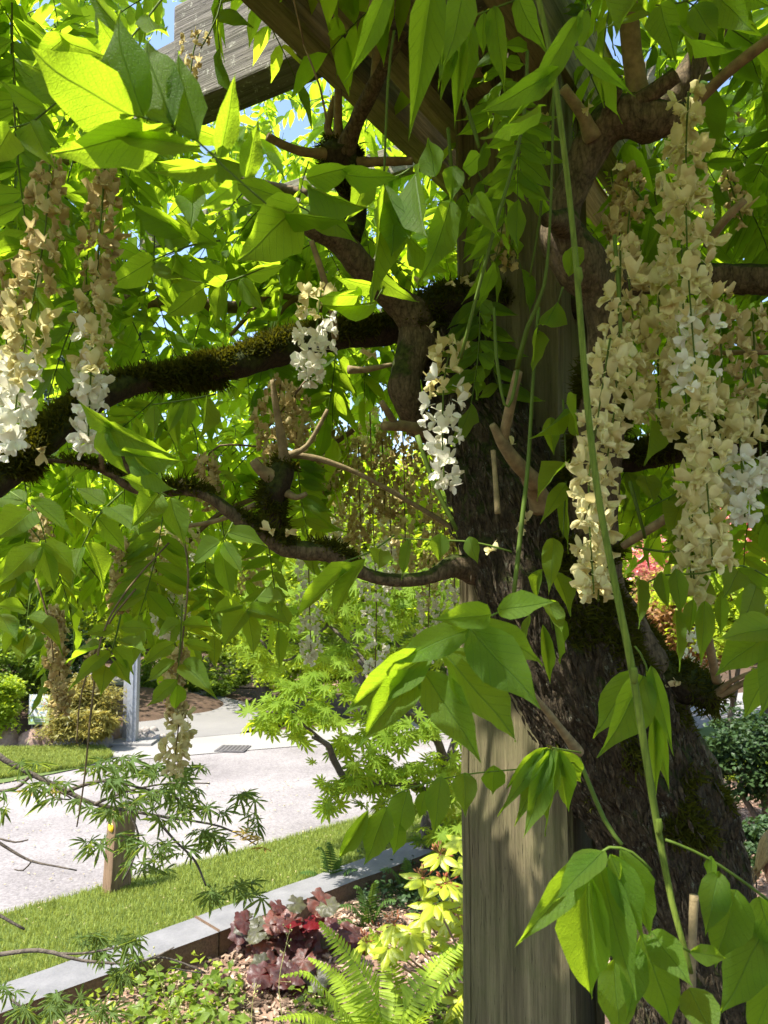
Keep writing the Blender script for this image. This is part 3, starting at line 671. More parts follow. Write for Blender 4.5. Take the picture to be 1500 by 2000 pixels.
# long shoots
def shoot(pts, mat=None, name='shoot', seg=8, rough=0.02):
    if seg == 8 and name == 'shoot': pts = [(a, b, c, d * .68) for a, b, c, d in pts]
    return tube(name, pp(pts), mat or M_RACHIS, wist, seg=seg, step=0.03, rough=rough)
shoot([(1040, -60, .72, 5.6), (1052, 0, .72, 5.6), (1078, 120, .71, 5.6), (1100, 280, .70, 5.6), (1122, 480, .69, 5.6), (1135, 640, .68, 6.2), (1150, 820, .67, 6.5), (1172, 990, .66, 6.8), (1205, 1160, .65, 7.1), (1235, 1310, .64, 7.4), (1262, 1480, .63, 7.4), (1285, 1620, .62, 6.8), (1312, 1760, .61, 6.2), (1338, 1855, .60, 5.6), (1350, 1900, .60, 4.3)], M_SHOOT, seg=14)
for px_, py_, z_ in ((1090, 200, .705), (1128, 540, .69), (1150, 820, .67), (1192, 1090, .655), (1236, 1320, .64), (1284, 1615, .62), (1312, 1760, .61)):
    shoot([(px_ + 2, py_ - 16, z_ - .004, 6), (px_ + 4, py_, z_ - .005, 7), (px_ + 2, py_ + 14, z_ - .004, 5)], M_SHOOT, 'node') if z_ in (.69, .64, .62) else None
for c_ in [[(770, 60, 1.0, 4), (758, 160, 1.0, 4), (748, 400, 1.0, 3)], [(815, 850, 1.2, 7), (850, 950, 1.2, 7), (892, 1035, 1.2, 6)], [(1010, 720, 1.0, 8), (1030, 640, .98, 7), (1062, 560, .96, 5), (1075, 420, .95, 4), (1082, 150, .93, 4)],
           [(1012, 720, 1.0, 5), (1000, 780, 1.0, 5), (985, 790, 1.0, 4), (970, 700, 1.0, 5), (965, 600, 1.0, 4)], [(1052, 600, 1.0, 5), (1040, 760, 1.0, 5), (1032, 900, .99, 6), (1018, 1030, .97, 7), (1003, 1165, .96, 6)],
           [(905, 190, 1.0, 6), (925, 250, 1.0, 6), (936, 290, 1.0, 5)], [(1035, 540, 1.1, 3), (1055, 420, 1.08, 4), (1063, 300, 1.05, 4), (1082, 180, 1.0, 4)], [(900, 700, .9, 5), (925, 600, .88, 5), (965, 450, .86, 5), (1020, 250, .84, 5), (1030, 100, .83, 5)],
           [(1200, 460, .95, 6), (1208, 560, .94, 6), (1212, 650, .93, 6)], [(1130, 1480, .92, 6), (1180, 1600, .90, 7), (1215, 1650, .88, 6)], [(875, 250, 1.05, 5), (882, 330, 1.05, 5)],
           [(360, 1060, 1.15, 3), (368, 1130, 1.14, 3), (352, 1290, 1.13, 2.5)], [(330, 1060, 1.15, 3), (250, 1150, 1.13, 3), (200, 1240, 1.12, 3), (180, 1370, 1.11, 3), (165, 1520, 1.1, 2.5), (150, 1615, 1.1, 2)], [(265, 1150, 1.2, 3), (205, 1230, 1.2, 3), (160, 1350, 1.19, 2.5), (150, 1450, 1.18, 2)],
           [(70, 1130, 1.15, 3.5), (92, 1200, 1.15, 3), (105, 1290, 1.14, 2.5)], [(560, 880, 1.6, 3), (430, 870, 1.6, 3), (395, 920, 1.6, 2.5)], [(520, 840, 1.6, 3), (560, 790, 1.5, 3), (600, 740, 1.5, 4)], [(1395, 900, 1.0, 3), (1360, 1080, 1.0, 3)],
           [(1230, 940, 1.1, 6), (1252, 1020, 1.1, 5), (1260, 1050, 1.12, 5)], [(1240, 1068, 1.12, 3), (1300, 1078, 1.12, 3.5), (1360, 1070, 1.1, 3), (1400, 1058, 1.1, 2.5)]]:
    dark = c_[-1][1] > 1190 or c_[0][3] <= 3.5
    shoot(c_, M_TWIG if dark and c_[0][0] < 700 else M_RACHIS)
shoot([(592, 85, 1.05, 2.5), (625, 170, 1.07, 3), (640, 250, 1.1, 3.5)], M_CANE); shoot([(560, -60, 1.0, 2.5), (594, 88, 1.05, 2.5)], M_CANE)
shoot([(640, 250, 1.1, 3.5), (648, 262, 1.12, 3.5)], M_CANE)

# moss tufts on the limbs
def moss(o_list, n, lmin, lmax, upmin, name='moss'):
    J = Join(); 
    for o, cnt, um, zone in o_list:
        me = o.data; nv = len(me.vertices)
        co = np.empty(nv * 3); me.vertices.foreach_get('co', co); co = co.reshape(-1, 3)
        no = np.empty(nv * 3); me.vertices.foreach_get('normal', no); no = no.reshape(-1, 3)
        nzv = np.array([mn.noise(Vector(c_) * 14) for c_ in co])
        ok = (no[:, 2] * 0.6 + nzv * 1.1 > um)
        if zone is not None:
            pxl = np.array([pxy(Vector(c_))[0:2] for c_ in co]); ok &= zone(pxl)
        idx = np.nonzero(ok)[0]
        if not len(idx): continue
        pk = RNG.choice(idx, cnt)
        base = co[pk] + RNG.normal(0, 0.004, (cnt, 3)); nn = no[pk] + RNG.normal(0, 0.55, (cnt, 3)); nn[:, 2] -= 0.1
        nn /= np.linalg.norm(nn, axis=1)[:, None]
        L = RNG.uniform(lmin, lmax, cnt) * (0.5 + np.clip(nzv[pk] + 0.5, 0, 1.2))
        sd = np.cross(nn, RNG.normal(size=(cnt, 3))); sd /= np.linalg.norm(sd, axis=1)[:, None]
        W = 0.0011
        bend = RNG.normal(0, 0.4, (cnt, 3)) * L[:, None]
        a = base - sd * W * 1.2 - nn * 0.003; b = base + sd * W * 1.2 - nn * 0.003; c_ = base + nn * L[:, None] * 0.6 + sd * W + bend * 0.3; d = base + nn * L[:, None] * 0.6 - sd * W + bend * 0.3; e = base + nn * L[:, None] + bend * 0.8
        V = np.stack([a, b, c_, d, e], 1).reshape(-1, 3)
        Fc = (np.array([[0, 1, 2], [0, 2, 3], [3, 2, 4]])[None] + np.arange(cnt)[:, None, None] * 5).reshape(-1, 3)
        J.add(V, Fc)
    o = link(name, J.mesh(name, M_MOSS), wist); tag(o, kind='stuff'); return o
limbs = [o for o in bpy.data.objects if o.name.startswith('limb')]
big = limbs[10] if len(limbs) > 10 else limbs[-1]
LM = {}
for o in limbs:
    v = o.data.vertices[0].co; LM[o.name] = o
byk = sorted(limbs, key=lambda o: -len(o.data.vertices))
lst = []
for o in limbs:
    mname = o.data.materials[0].name
    nv = len(o.data.vertices)
    if mname == 'mossy_bark': lst.append((o, int(nv * 6), -0.10, None))
    elif mname == 'limb_bark': lst.append((o, int(nv * 1.0), 0.35, lambda q: ((q[:, 0] < 700) & (q[:, 1] > 850)) | ((q[:, 0] > 1100) & (q[:, 1] > 560) & (q[:, 1] < 1350))))
lst.append((trunk, 22000, 0.22, lambda q: (q[:, 1] < 1650) & (q[:, 1] > 1050) & (q[:, 0] > 1080)))
moss(lst, 0, 0.003, 0.012, 0)

# loose plates of bark on the old trunk
def flakes(o, cnt, lmin, lmax):
    me = o.data; nv = len(me.vertices)
    co = np.empty(nv * 3); me.vertices.foreach_get('co', co); co = co.reshape(-1, 3)
    no = np.empty(nv * 3); me.vertices.foreach_get('normal', no); no = no.reshape(-1, 3)
    vis = np.nonzero(no[:, 1] < 0.35)[0]
    pk = RNG.choice(vis, cnt); b = co[pk] + RNG.normal(0, .004, (cnt, 3)); n_ = no[pk]
    up = np.array([-0.25, 0.05, 1.0]) + RNG.normal(0, .16, (cnt, 3))
    t = up - n_ * (up * n_).sum(1)[:, None]; t /= np.linalg.norm(t, axis=1)[:, None]; sd = np.cross(t, n_)
    L = RNG.uniform(lmin, lmax, cnt)[:, None] * .5; W = L * RNG.uniform(.14, .32, cnt)[:, None]; h = RNG.uniform(.0005, .0032, cnt)[:, None]; lift = RNG.uniform(-.001, .0035, cnt)[:, None]
    V_ = np.stack([b - t * L, b - sd * W + n_ * 0, b + sd * W * .9, b - sd * W * .7 + t * L * .7, b + t * L + n_ * lift, b + sd * W * .6 + t * L * .5, b + n_ * h - t * L * .4, b + n_ * (h + lift) + t * L * .5], 1).reshape(-1, 3)
    T_ = np.array([(0, 6, 1), (0, 2, 6), (1, 6, 3), (6, 7, 3), (6, 2, 5), (6, 5, 7), (3, 7, 4), (7, 5, 4)])
    F_ = (T_[None] + np.arange(cnt)[:, None, None] * 8).reshape(-1, 3)
    f = link('bark_flakes', raw_mesh('bark_flakes', V_, F_, M_FLAKE, smooth=False), wist); tag(f, kind='stuff')
flakes(trunk, 15000, .010, .030)
# ------------------------------------------------------------------ wisteria leaves
def leaflet_template(ns, nu, fold=0.10, wave=0.03, curl=0.10, seed=0, twist=0.0):
    """Ovate leaflet with a drip tip: length 1 along +y, half width 1 along x (scaled later). nu points across."""
    r = random.Random(seed)
    T = [0, .05, .13, .24, .36, .48, .6, .71, .81, .9, .96, 1.0] if ns > 8 else [0, .12, .36, .62, .85, 1.0]
    def hw(t):
        pts = [(0, .03), (.05, .36), (.13, .66), (.24, .90), (.36, 1.0), (.48, .95), (.6, .78), (.71, .54), (.81, .29), (.9, .12), (.96, .05), (1, .0)]
        for (a, x), (b, y) in zip(pts, pts[1:]):
            if t <= b: return x + (y - x) * (t - a) / (b - a)
        return 0
    V = []; UV = []
    ph = r.uniform(0, 6); ph2 = r.uniform(0, 6); side = r.uniform(-0.10, 0.10)
    for t in T:
        for i in range(nu):
            u = i / (nu - 1) * 2 - 1
            h = hw(t) * (1 + 0.05 * math.sin(t * 17 + ph * u))
            x = u * h + side * 2 * t * t + 0.06 * math.sin(t * 9 + ph2) * t
            z = abs(u) * fold * h - curl * t * t * t - curl * 0.4 * t + wave * math.sin(t * 13 + ph + (2.5 if u > 0 else 0)) * abs(u) ** 2 + wave * 0.6 * math.sin(t * 24 + ph2) * abs(u)
            z += twist * u * h * t
            V.append((x, t, z)); UV.append((u * 0.5 * max(h, .05) + 0.5, t))
    return np.array(V), np.array(grid_tris(len(T), nu)), np.array(UV)
NEAR = []
for i in range(10):
    V_, F_, U_ = leaflet_template(12, 7, fold=random.uniform(0.02, 0.24) , wave=random.uniform(0.015, 0.032), curl=random.uniform(-0.02, 0.26), seed=i, twist=random.uniform(-.08, .08))
    NEAR.append((V_, F_, U_))
# z of a template is in units of length, x in units of half width
NEARME = {}
def near_leaflet_mesh(k, ratio, zr=1.0):
    """Shared mesh: length 1, half width 'ratio' of it."""
    rr = round(ratio * 40) / 40
    key = (k, rr)
    if key not in NEARME:
        V_, F_, U_ = NEAR[k]; V2 = V_.copy(); V2[:, 0] *= rr; 
        NEARME[key] = raw_mesh('leaflet', V2, F_, M_WLEAF, None, U_)
    return NEARME[key]
N_LEAFLET = [0]
def put_leaflet(parent, B, T, wid, nrm, as_obj=True, J=None, roll=0.0):
    y = T - B; L = y.length
    x, yn, z = frame(y, nrm)
    k = random.randrange(len(NEAR))
    M = Matrix((x * L, yn * L, z * L)).transposed().to_4x4(); M.translation = B
    if as_obj:
        me = near_leaflet_mesh(k, max(0.10, wid / 2 / L))
        N_LEAFLET[0] += 1
        return link('leaflet', me, parent, M)
def hand_leaf(z, rachis, leaflets, face=0.65, tilt=0.45, rad=2.0, grow=1.0):
    """A compound leaf copied from the photograph: its rachis as pixels, its leaflets as (bx, by, tx, ty, width)."""
    if rachis:
        pts = [(P(a, b, z + 0.01), (rad if i < len(rachis) - 1 else rad * 0.6) * z / F) for i, (a, b) in enumerate(rachis)]
        if len(pts) == 1: pts.append((pts[0][0] + Vector((0.004, 0.01, 0.006)), pts[0][1]))
    else:
        bx, by = leaflets[0][:2]
        pts = [(P(bx, by, z + 0.01), rad * z / F), (P(bx + 3, by - 8, z + 0.015), rad * z / F)]
    V_, F_, U_ = tube_arrays(pts, seg=6, step=0.02)
    leaf = link('compound_leaf', raw_mesh('compound_leaf', V_, F_, M_RACHIS, None, U_), wist)
    for lf in leaflets:
        bx, by, tx, ty, wd_ = lf[:5]
        dz = random.uniform(-0.06, 0.03) * z * (lf[5] if len(lf) > 5 else 1)
        B = P(bx, by, z + 0.008); T = P(tx, ty, z + dz)
        cdir = (EYE - (B + T) / 2).normalized()
        up_s = -1.25 if by < 900 else 1.0      # leaves overhead show their undersides
        nrm = cdir * face + Vector((0, 0, 1)) * (tilt * up_s) + Vector((random.gauss(0, .22), random.gauss(0, .22), random.gauss(0, .15)))
        y = (T - B).normalized(); x_, _, z_ = frame(y, nrm)
        fore = max(0.62, abs(z_.dot(cdir)))
        put_leaflet(leaf, B, T, wd_ * z / F / fore * 0.84, nrm)
    return leaf
H = hand_leaf
# big sunlit leaf, upper left
H(.50, [(520, 398), (440, 328), (385, 275), (330, 244), (255, 224)], [(262, 228, 35, 122, 150), (335, 245, 95, 306, 92), (280, 228, 190, 15, 118), (340, 246, 248, 40, 96), (388, 275, 330, 92, 84), (392, 286, 205, 262, 42), (430, 310, 462, 142, 58), (480, 350, 508, 232, 54), (425, 322, 300, 345, 40), (465, 355, 395, 415, 42)], face=.75, tilt=.55)
H(.62, [(330, -20), (250, 80), (165, 150)], [(250, 70, 160, -20, 60), (205, 110, 80, 60, 50), (235, 100, 190, 40, 44), (150, 165, 20, 120, 52), (180, 140, 150, 230, 44), (130, 70, 60, 130, 46), (290, 30, 310, 110, 48)])
H(.70, [(110, 200), (60, 240), (10, 250)], [(60, 240, 100, 330, 44), (20, 250, -20, 330, 44), (90, 215, -5, 160, 46), (120, 190, 30, 130, 40)])
# hanging leaves at the top
H(.60, [(880, -60), (845, -35)], [(845, -30, 803, 245, 74), (905, -30, 900, 90, 50), (760, -30, 700, 140, 44)], face=.8, tilt=.2)
H(.80, [(1010, 0), (930, 30), (895, 55), (860, 70)], [(902, 60, 887, 232, 30), (870, 85, 862, 188, 27), (920, 45, 905, 205, 26), (885, 60, 850, 130, 22), (965, 10, 990, 186, 48), (945, 25, 942, 110, 34), (1010, -10, 1045, 90, 40)], tilt=.2, face=.8)
H(.62, [(1160, 0), (1135, 30), (1090, 60)], [(1130, 30, 1035, 217, 30), (1140, 20, 1128, 102, 30), (1092, 135, 945, 226, 48), (1120, 90, 1225, 178, 30), (1060, 205, 940, 268, 46)], tilt=.3)
H(.75, [(1400, -30), (1330, 5), (1280, 10)], [(1290, 8, 1312, 116, 60), (1325, 45, 1384, 142, 58), (1355, 10, 1400, 80, 50), (1260, -20, 1190, 60, 50), (1400, -10, 1470, 60, 56), (1440, -20, 1500, 20, 50)], tilt=.3)
H(.85, [(800, 330), (785, 340), (770, 345)], [(752, 365, 728, 582, 68), (812, 338, 822, 462, 76), (885, 325, 884, 393, 42), (850, 345, 838, 268, 56), (880, 392, 852, 532, 46), (930, 380, 965, 458, 40), (775, 395, 762, 500, 62), (800, 462, 868, 545, 46), (905, 330, 945, 300, 40), (720, 330, 700, 420, 44)], tilt=.35, face=.75)
H(.85, [(640, 440), (600, 410), (560, 392)], [(585, 398, 463, 520, 104), (490, 400, 692, 440, 50), (560, 388, 440, 350, 56), (610, 400, 700, 470, 50)], tilt=.35)
H(.8, [(690, 350), (660, 345)], [(598, 348, 692, 325, 58, .3), (600, 360, 720, 420, 40), (670, 340, 760, 360, 40)])
H(.9, [(750, 560), (735, 585)], [(702, 576, 612, 576, 48), (735, 588, 640, 612, 32), (740, 560, 650, 545, 34), (728, 530, 800, 600, 36)], tilt=.7)
H(1.0, [(1100, 560), (1090, 590)], [(1088, 590, 1062, 655, 42), (1050, 640, 1040, 730, 22), (1110, 540, 1130, 470, 36)])
# clusters of dark leaves against the sky
H(1.15, [(430, 470), (370, 480), (300, 508)], [(300, 506, 226, 566, 46), (312, 510, 386, 578, 50), (335, 500, 392, 560, 44), (372, 475, 300, 424, 50), (425, 478, 330, 420, 52), (365, 455, 240, 396, 54), (345, 490, 330, 560, 40), (270, 500, 215, 470, 40)])
H(1.2, [(520, 520), (460, 545), (400, 560)], [(400, 560, 330, 620, 40), (430, 555, 420, 640, 40), (470, 545, 520, 610, 42), (480, 535, 560, 520, 40), (440, 550, 380, 520, 36)])
H(1.15, [(440, 240), (420, 300), (380, 360)], [(400, 330, 300, 320, 46), (390, 350, 330, 430, 44), (420, 300, 500, 340, 44), (410, 310, 460, 400, 48), (380, 362, 370, 450, 44), (430, 270, 350, 240, 40)])
if False: H(1.1, [(120, 560), (160, 520), (210, 500)], [(160, 520, 120, 440, 40), (180, 510, 240, 450, 40), (150, 525, 90, 600, 42), (190, 505, 230, 580, 44), (130, 545, 60, 520, 40)])
# lower left
H(1.0, [(420, 770), (370, 780), (300, 790)], [(302, 792, 300, 856, 32), (336, 785, 348, 885, 30), (372, 782, 362, 845, 34), (405, 780, 400, 855, 38), (355, 785, 325, 850, 26)], tilt=.2)
H(.85, [(190, 810), (235, 850), (290, 890)], [(205, 828, 328, 902, 56), (242, 885, 352, 905, 42), (270, 895, 332, 962, 52), (225, 840, 150, 790, 40), (200, 830, 240, 930, 44)])
H(.90, [(290, 950), (330, 970)], [(332, 972, 358, 1068, 58), (310, 965, 260, 1030, 46), (300, 960, 240, 930, 40)])
H(.85, [(20, 960), (70, 1000), (90, 1060)], [(60, 975, 146, 1042, 42), (62, 1000, -10, 1055, 52), (82, 1058, 168, 1104, 52), (80, 1065, -10, 1146, 54), (85, 1070, 110, 1160, 40), (50, 980, -20, 960, 44)])
H(.9, [(240, 960), (190, 1010), (160, 1070)], [(190, 1010, 250, 1080, 46), (180, 1030, 130, 1000, 40), (165, 1060, 215, 1150, 44), (160, 1070, 130, 1150, 44), (210, 990, 270, 1010, 40), (205, 985, 150, 950, 36)])
H(.95, [(455, 1020), (435, 1060)], [(433, 1056, 450, 1188, 44), (432, 1060, 368, 1096, 46), (436, 1060, 472, 1124, 40), (445, 1040, 520, 1060, 40)])
H(1.15, [(520, 1150), (480, 1195)], [(480, 1195, 433, 1254, 40), (485, 1200, 500, 1278, 38), (487, 1190, 555, 1212, 24), (470, 1182, 415, 1196, 30), (505, 1165, 560, 1170, 28)])
H(1.12, [(356, 1180), (352, 1260), (345, 1335)], [(340, 1256, 284, 1286, 28), (341, 1290, 281, 1337, 32), (346, 1328, 288, 1382, 36), (358, 1296, 414, 1350, 36), (360, 1256, 424, 1268, 26), (346, 1335, 345, 1390, 32), (356, 1220, 420, 1220, 28), (352, 1215, 300, 1240, 28)])
H(1.12, [(236, 1200), (225, 1250), (212, 1290)], [(202, 1262, 122, 1288, 30), (215, 1272, 138, 1325, 28), (222, 1266, 264, 1312, 36), (226, 1290, 252, 1338, 36), (206, 1300, 200, 1338, 34), (232, 1250, 284, 1272, 30), (225, 1230, 160, 1235, 28), (235, 1225, 300, 1225, 28)])
H(1.1, [(60, 1160), (50, 1235)], [(50, 1236, 40, 1302, 30), (0, 1200, 32, 1252, 30), (60, 1200, 120, 1230, 30), (50, 1190, -10, 1180, 30), (45, 1230, 0, 1280, 30)])
# big leaves in front of the post
H(.60, [(1030, 1172), (975, 1195), (920, 1225), (860, 1270), (822, 1308)], [(845, 1275, 663, 1390, 92), (815, 1315, 695, 1452, 86), (826, 1310, 946, 1488, 96), (862, 1270, 1012, 1442, 112), (916, 1226, 1056, 1382, 122), (926, 1222, 1082, 1284, 78), (972, 1192, 1085, 1176, 48), (918, 1228, 752, 1296, 78), (960, 1200, 840, 1215, 50)], face=.95, tilt=.25)
H(.82, [(1135, 1470), (1078, 1460)], [(1070, 1460, 972, 1590, 42), (1074, 1462, 1006, 1602, 56), (1078, 1462, 1026, 1638, 56), (1084, 1462, 1068, 1634, 44), (1090, 1462, 1110, 1592, 46), (1095, 1464, 1138, 1534, 48), (1062, 1460, 985, 1545, 34)], face=.8, tilt=.1)
H(.82, [(1132, 1488), (1040, 1500), (930, 1510), (850, 1525), (780, 1548), (745, 1572)], [(720, 1582, 655, 1692, 36), (756, 1575, 715, 1692, 64), (796, 1545, 770, 1642, 62), (832, 1545, 815, 1602, 36), (862, 1516, 846, 1632, 57), (906, 1510, 911, 1592, 50), (966, 1495, 960, 1552, 42), (780, 1610, 775, 1680, 36)], face=.9, tilt=0.0, rad=1.6)
H(.54, [(1272, 1700), (1235, 1665), (1190, 1655), (1155, 1680)], [(1146, 1692, 1146, 1982, 104), (1162, 1668, 1002, 1848, 66), (1168, 1682, 1240, 1955, 82), (1192, 1668, 1262, 1835, 72), (1212, 1660, 1274, 1825, 60), (1180, 1662, 1080, 1760, 50)], face=.9, tilt=0.0, rad=3)
H(.56, [(1352, 1862), (1290, 1830), (1230, 1850)], [(1200, 1872, 1205, 2040, 82), (1252, 1824, 1335, 2035, 92), (1272, 1818, 1350, 1930, 72), (1345, 1930, 1402, 2040, 70), (1348, 1858, 1432, 1875, 42), (1240, 1845, 1240, 1990, 64)], face=.85, tilt=.1, rad=3)
H(.60, [(1300, 1640), (1350, 1660), (1405, 1690), (1490, 1750), (1560, 1810)], [(1405, 1702, 1373, 1828, 72), (1438, 1738, 1398, 1888, 100), (1500, 1798, 1412, 1994, 112), (1390, 1672, 1389, 1724, 24), (1482, 1750, 1524, 1905, 92), (1520, 1880, 1470, 2050, 90)], face=.9, tilt=.05, rad=3)
H(.80, [(1240, 1262), (1262, 1300), (1278, 1400)], [(1242, 1310, 1155, 1442, 78), (1256, 1320, 1185, 1472, 82), (1272, 1300, 1312, 1472, 30), (1276, 1380, 1306, 1548, 30), (1280, 1400, 1279, 1552, 30), (1262, 1310, 1300, 1400, 30)], tilt=.1)
H(.75, [(1560, 1220), (1500, 1228)], [(1500, 1240, 1392, 1312, 80), (1510, 1300, 1448, 1404, 64), (1520, 1225, 1400, 1245, 50), (1530, 1250, 1500, 1380, 60)], tilt=.3)
H(.95, [(1235, 1160), (1290, 1125), (1370, 1120), (1450, 1105), (1520, 1140)], [(1292, 1116, 1302, 1192, 34), (1320, 1110, 1332, 1204, 46), (1355, 1170, 1345, 1242, 30), (1376, 1174, 1372, 1298, 44), (1408, 1155, 1409, 1242, 30), (1442, 1114, 1430, 1144, 40), (1476, 1145, 1470, 1218, 46), (1320, 1190, 1325, 1312, 24), (1250, 1130, 1245, 1228, 24), (1440, 1110, 1490, 1160, 40)], tilt=.1)
H(1.0, [(1100, 780), (1105, 900)], [(1075, 815, 1081, 888, 40), (1126, 770, 1121, 858, 46), (1110, 905, 1040, 952, 36), (1106, 945, 1060, 1012, 30), (1102, 800, 1060, 860, 26)])
H(1.0, [(1105, 940), (1100, 1050)], [(1082, 1050, 1075, 1162, 40), (1060, 1112, 1040, 1172, 28), (1102, 945, 1112, 1082, 28), (1086, 1120, 1119, 1198, 36), (1268, 820, 1278, 898, 46)])
H(.95, [(1000, 1078), (930, 1060), (860, 1055), (770, 1052)], [(800, 1052, 786, 1134, 30), (862, 1042, 856, 1098, 46), (916, 1048, 932, 1102, 38)])
H(.9, [(770, 1045), (720, 1080), (660, 1100)], [(714, 1092, 640, 1212, 40), (692, 1100, 562, 1212, 24), (742, 1075, 736, 1112, 36)])
H(1.05, [(1070, 1180), (1080, 1230)], [(1072, 1175, 1096, 1240, 30), (1060, 1220, 1078, 1345, 14), (1076, 1190, 1100, 1300, 16), (1035, 1200, 1020, 1270, 18)], tilt=.1)
H(1.1, [(1330, 960), (1250, 1000)], [(1260, 930, 1275, 985, 36), (1330, 985, 1305, 1040, 40), (1360, 930, 1345, 990, 40), (1300, 985, 1365, 1010, 34)])
N_HAND = N_LEAFLET[0]

# grown leaves: a few shapes of compound leaf, copied many times
def compound_template(seed, fine):
    r = random.Random(seed); J = Join()
    npair = r.choice([5, 5, 6, 6, 7])
    L = 1.0; pts = []
    droop = r.uniform(0.15, 0.5); sw = r.uniform(-.15, .15)
    def rp(t): return Vector((sw * t * t, t, -droop * t * t))
    V_, F_, U_ = tube_arrays([(rp(i / 5), 0.008 * (1 - 0.5 * i / 5)) for i in range(6)], seg=4, step=0.3, cap=False)
    J.add(V_, F_, 1, U_)
    ll = r.uniform(0.36, 0.46)
    def lf(B, d, up, s):
        tV, tF, tU = leaflet_template(12 if fine else 6, 5 if fine else 3, r.uniform(0.0, .16), r.uniform(.01, .035), r.uniform(0, .2), r.random(), r.uniform(-.1, .1))
        x, y, z = frame(d, up); l = ll * s; wv = r.uniform(.15, .195)
        V2 = np.array([tuple(B + x * (a * l * wv) + y * (b * l) + z * (c_ * l)) for a, b, c_ in tV])
        J.add(V2, tF, 0, tU)
    for i in range(npair):
        t = 0.22 + 0.72 * i / npair
        for sd in (-1, 1):
            t2 = t + r.uniform(-.02, .02)
            ang = math.radians(r.uniform(50, 78))
            d = Vector((sd * math.sin(ang), math.cos(ang), -droop * 1.2 * t - r.uniform(0.05, 0.55)))
            lf(rp(t2), d, Vector((r.gauss(0, .3) , r.gauss(0, .2), 1)), r.uniform(.75, 1.05) * (0.8 + 0.3 * t))
    lf(rp(1.0), Vector((sw, 1, -droop * 2)), Vector((0, r.gauss(0, .2), 1)), 1.08)
    return np.concatenate(J.V), np.concatenate(J.F), np.concatenate(J.U), np.concatenate(J.M)
TF = [compound_template(100 + i, True) for i in range(9)]
TC = [compound_template(100 + i, False) for i in range(9)]
TFME = [raw_mesh('compound_leaf', a, b, [M_WLEAF, M_RACHIS], d, c_) for a, b, c_, d in TF]

def leaf_matrix(pos, az, pitch, roll, size):
    M = Matrix.Rotation(az, 4, 'Z') @ Matrix.Rotation(pitch, 4, 'X') @ Matrix.Rotation(roll, 4, 'Y') @ Matrix.Scale(size, 4)
    M.translation = pos; return M
# masses of leaves: (px range, py range, depth range, how many, (pitch from, to))
LR = random.Random(5)
cand = []
def fill(x0, x1, y0, y1, z0, z1, n, pit=(-80, 10), size=(0.16, 0.24), zmin=None, skip=None, zmax=3.35, zpow=1.0):
    c_ = 0; tries = 0
    while c_ < n and tries < n * 20:
        tries += 1
        px = LR.uniform(x0, x1); py = LR.uniform(y0, y1); z = z0 + (z1 - z0) * LR.random() ** zpow
        p = P(px, py, z)
        if p.z > zmax: continue
        if skip and skip(px, py, z): continue
        cand.append((leaf_matrix(p, LR.uniform(0, 2 * PI), math.radians(LR.uniform(*pit)), math.radians(LR.gauss(0, 22)), LR.uniform(*size)), z)); c_ += 1
skyhole = lambda x, y, z: (250 < x < 330 and 340 < y < 440) or (330 < x < 440 and 370 < y < 560) or (260 < x < 330 and 560 < y < 600) or (x < 140 and 560 < y < 760 and x > 50)
beamhole = lambda x, y, z: (320 < x < 640 and -60 < y < 250 and z < 2.0) or (520 < x < 1000 and -60 < y < 300 and z < 2.0)
sk = lambda x, y, z: (skyhole(x, y, z) and LR.random() < 0.9) or beamhole(x, y, z)
# left: nearer layer, then deeper ones
fill(-150, 330, -60, 330, 1.0, 1.5, 40, skip=sk)
fill(-150, 330, 250, 560, 1.3, 1.7, 30, skip=sk)
fill(-150, 420, 560, 1130, 1.45, 2.4, 50, skip=sk)
fill(-150, 640, 830, 1150, 1.5, 2.7, 66, pit=(-85, -20), skip=sk)
fill(-150, 240, 1080, 1200, 1.1, 1.6, 13, pit=(-85, -30))
fill(-150, 700, 0, 620, 1.6, 2.6, 180, skip=sk)
fill(-150, 760, 600, 1000, 1.7, 3.0, 120, skip=sk)
fill(-200, 420, -160, 260, 1.9, 3.4, 110, size=(.18, .26), skip=beamhole, zmax=3.9)
fill(-300, 800, 150, 760, 2.6, 4.6, 330, size=(.18, .27), skip=sk, zmax=3.7)
fill(460, 720, 110, 340, 2.7, 4.2, 46, size=(.18, .26), zmax=4.2)
fill(150, 800, 780, 980, 2.4, 4.2, 60, size=(.18, .26))
fill(520, 900, 380, 640, 1.5, 2.2, 36, skip=sk)
# middle and right
fill(820, 1060, 300, 560, 1.10, 1.4, 46, pit=(-90, -50), skip=beamhole)
fill(900, 1100, 20, 470, .95, 1.2, 10, pit=(-90, -60), size=(.13, .18))
fill(1100, 1650, -80, 420, 1.2, 1.9, 70, pit=(-90, -20))
fill(1230, 1650, 330, 900, 1.35, 2.1, 62, pit=(-90, -30))
fill(1220, 1650, 780, 1010, 1.3, 2.2, 22, pit=(-90, -40))
fill(860, 1700, 100, 900, 1.9, 3.6, 330, size=(.18, .26), zmax=3.5)
fill(1240, 1700, 850, 1060, 2.0, 3.2, 26, pit=(-90, -40))
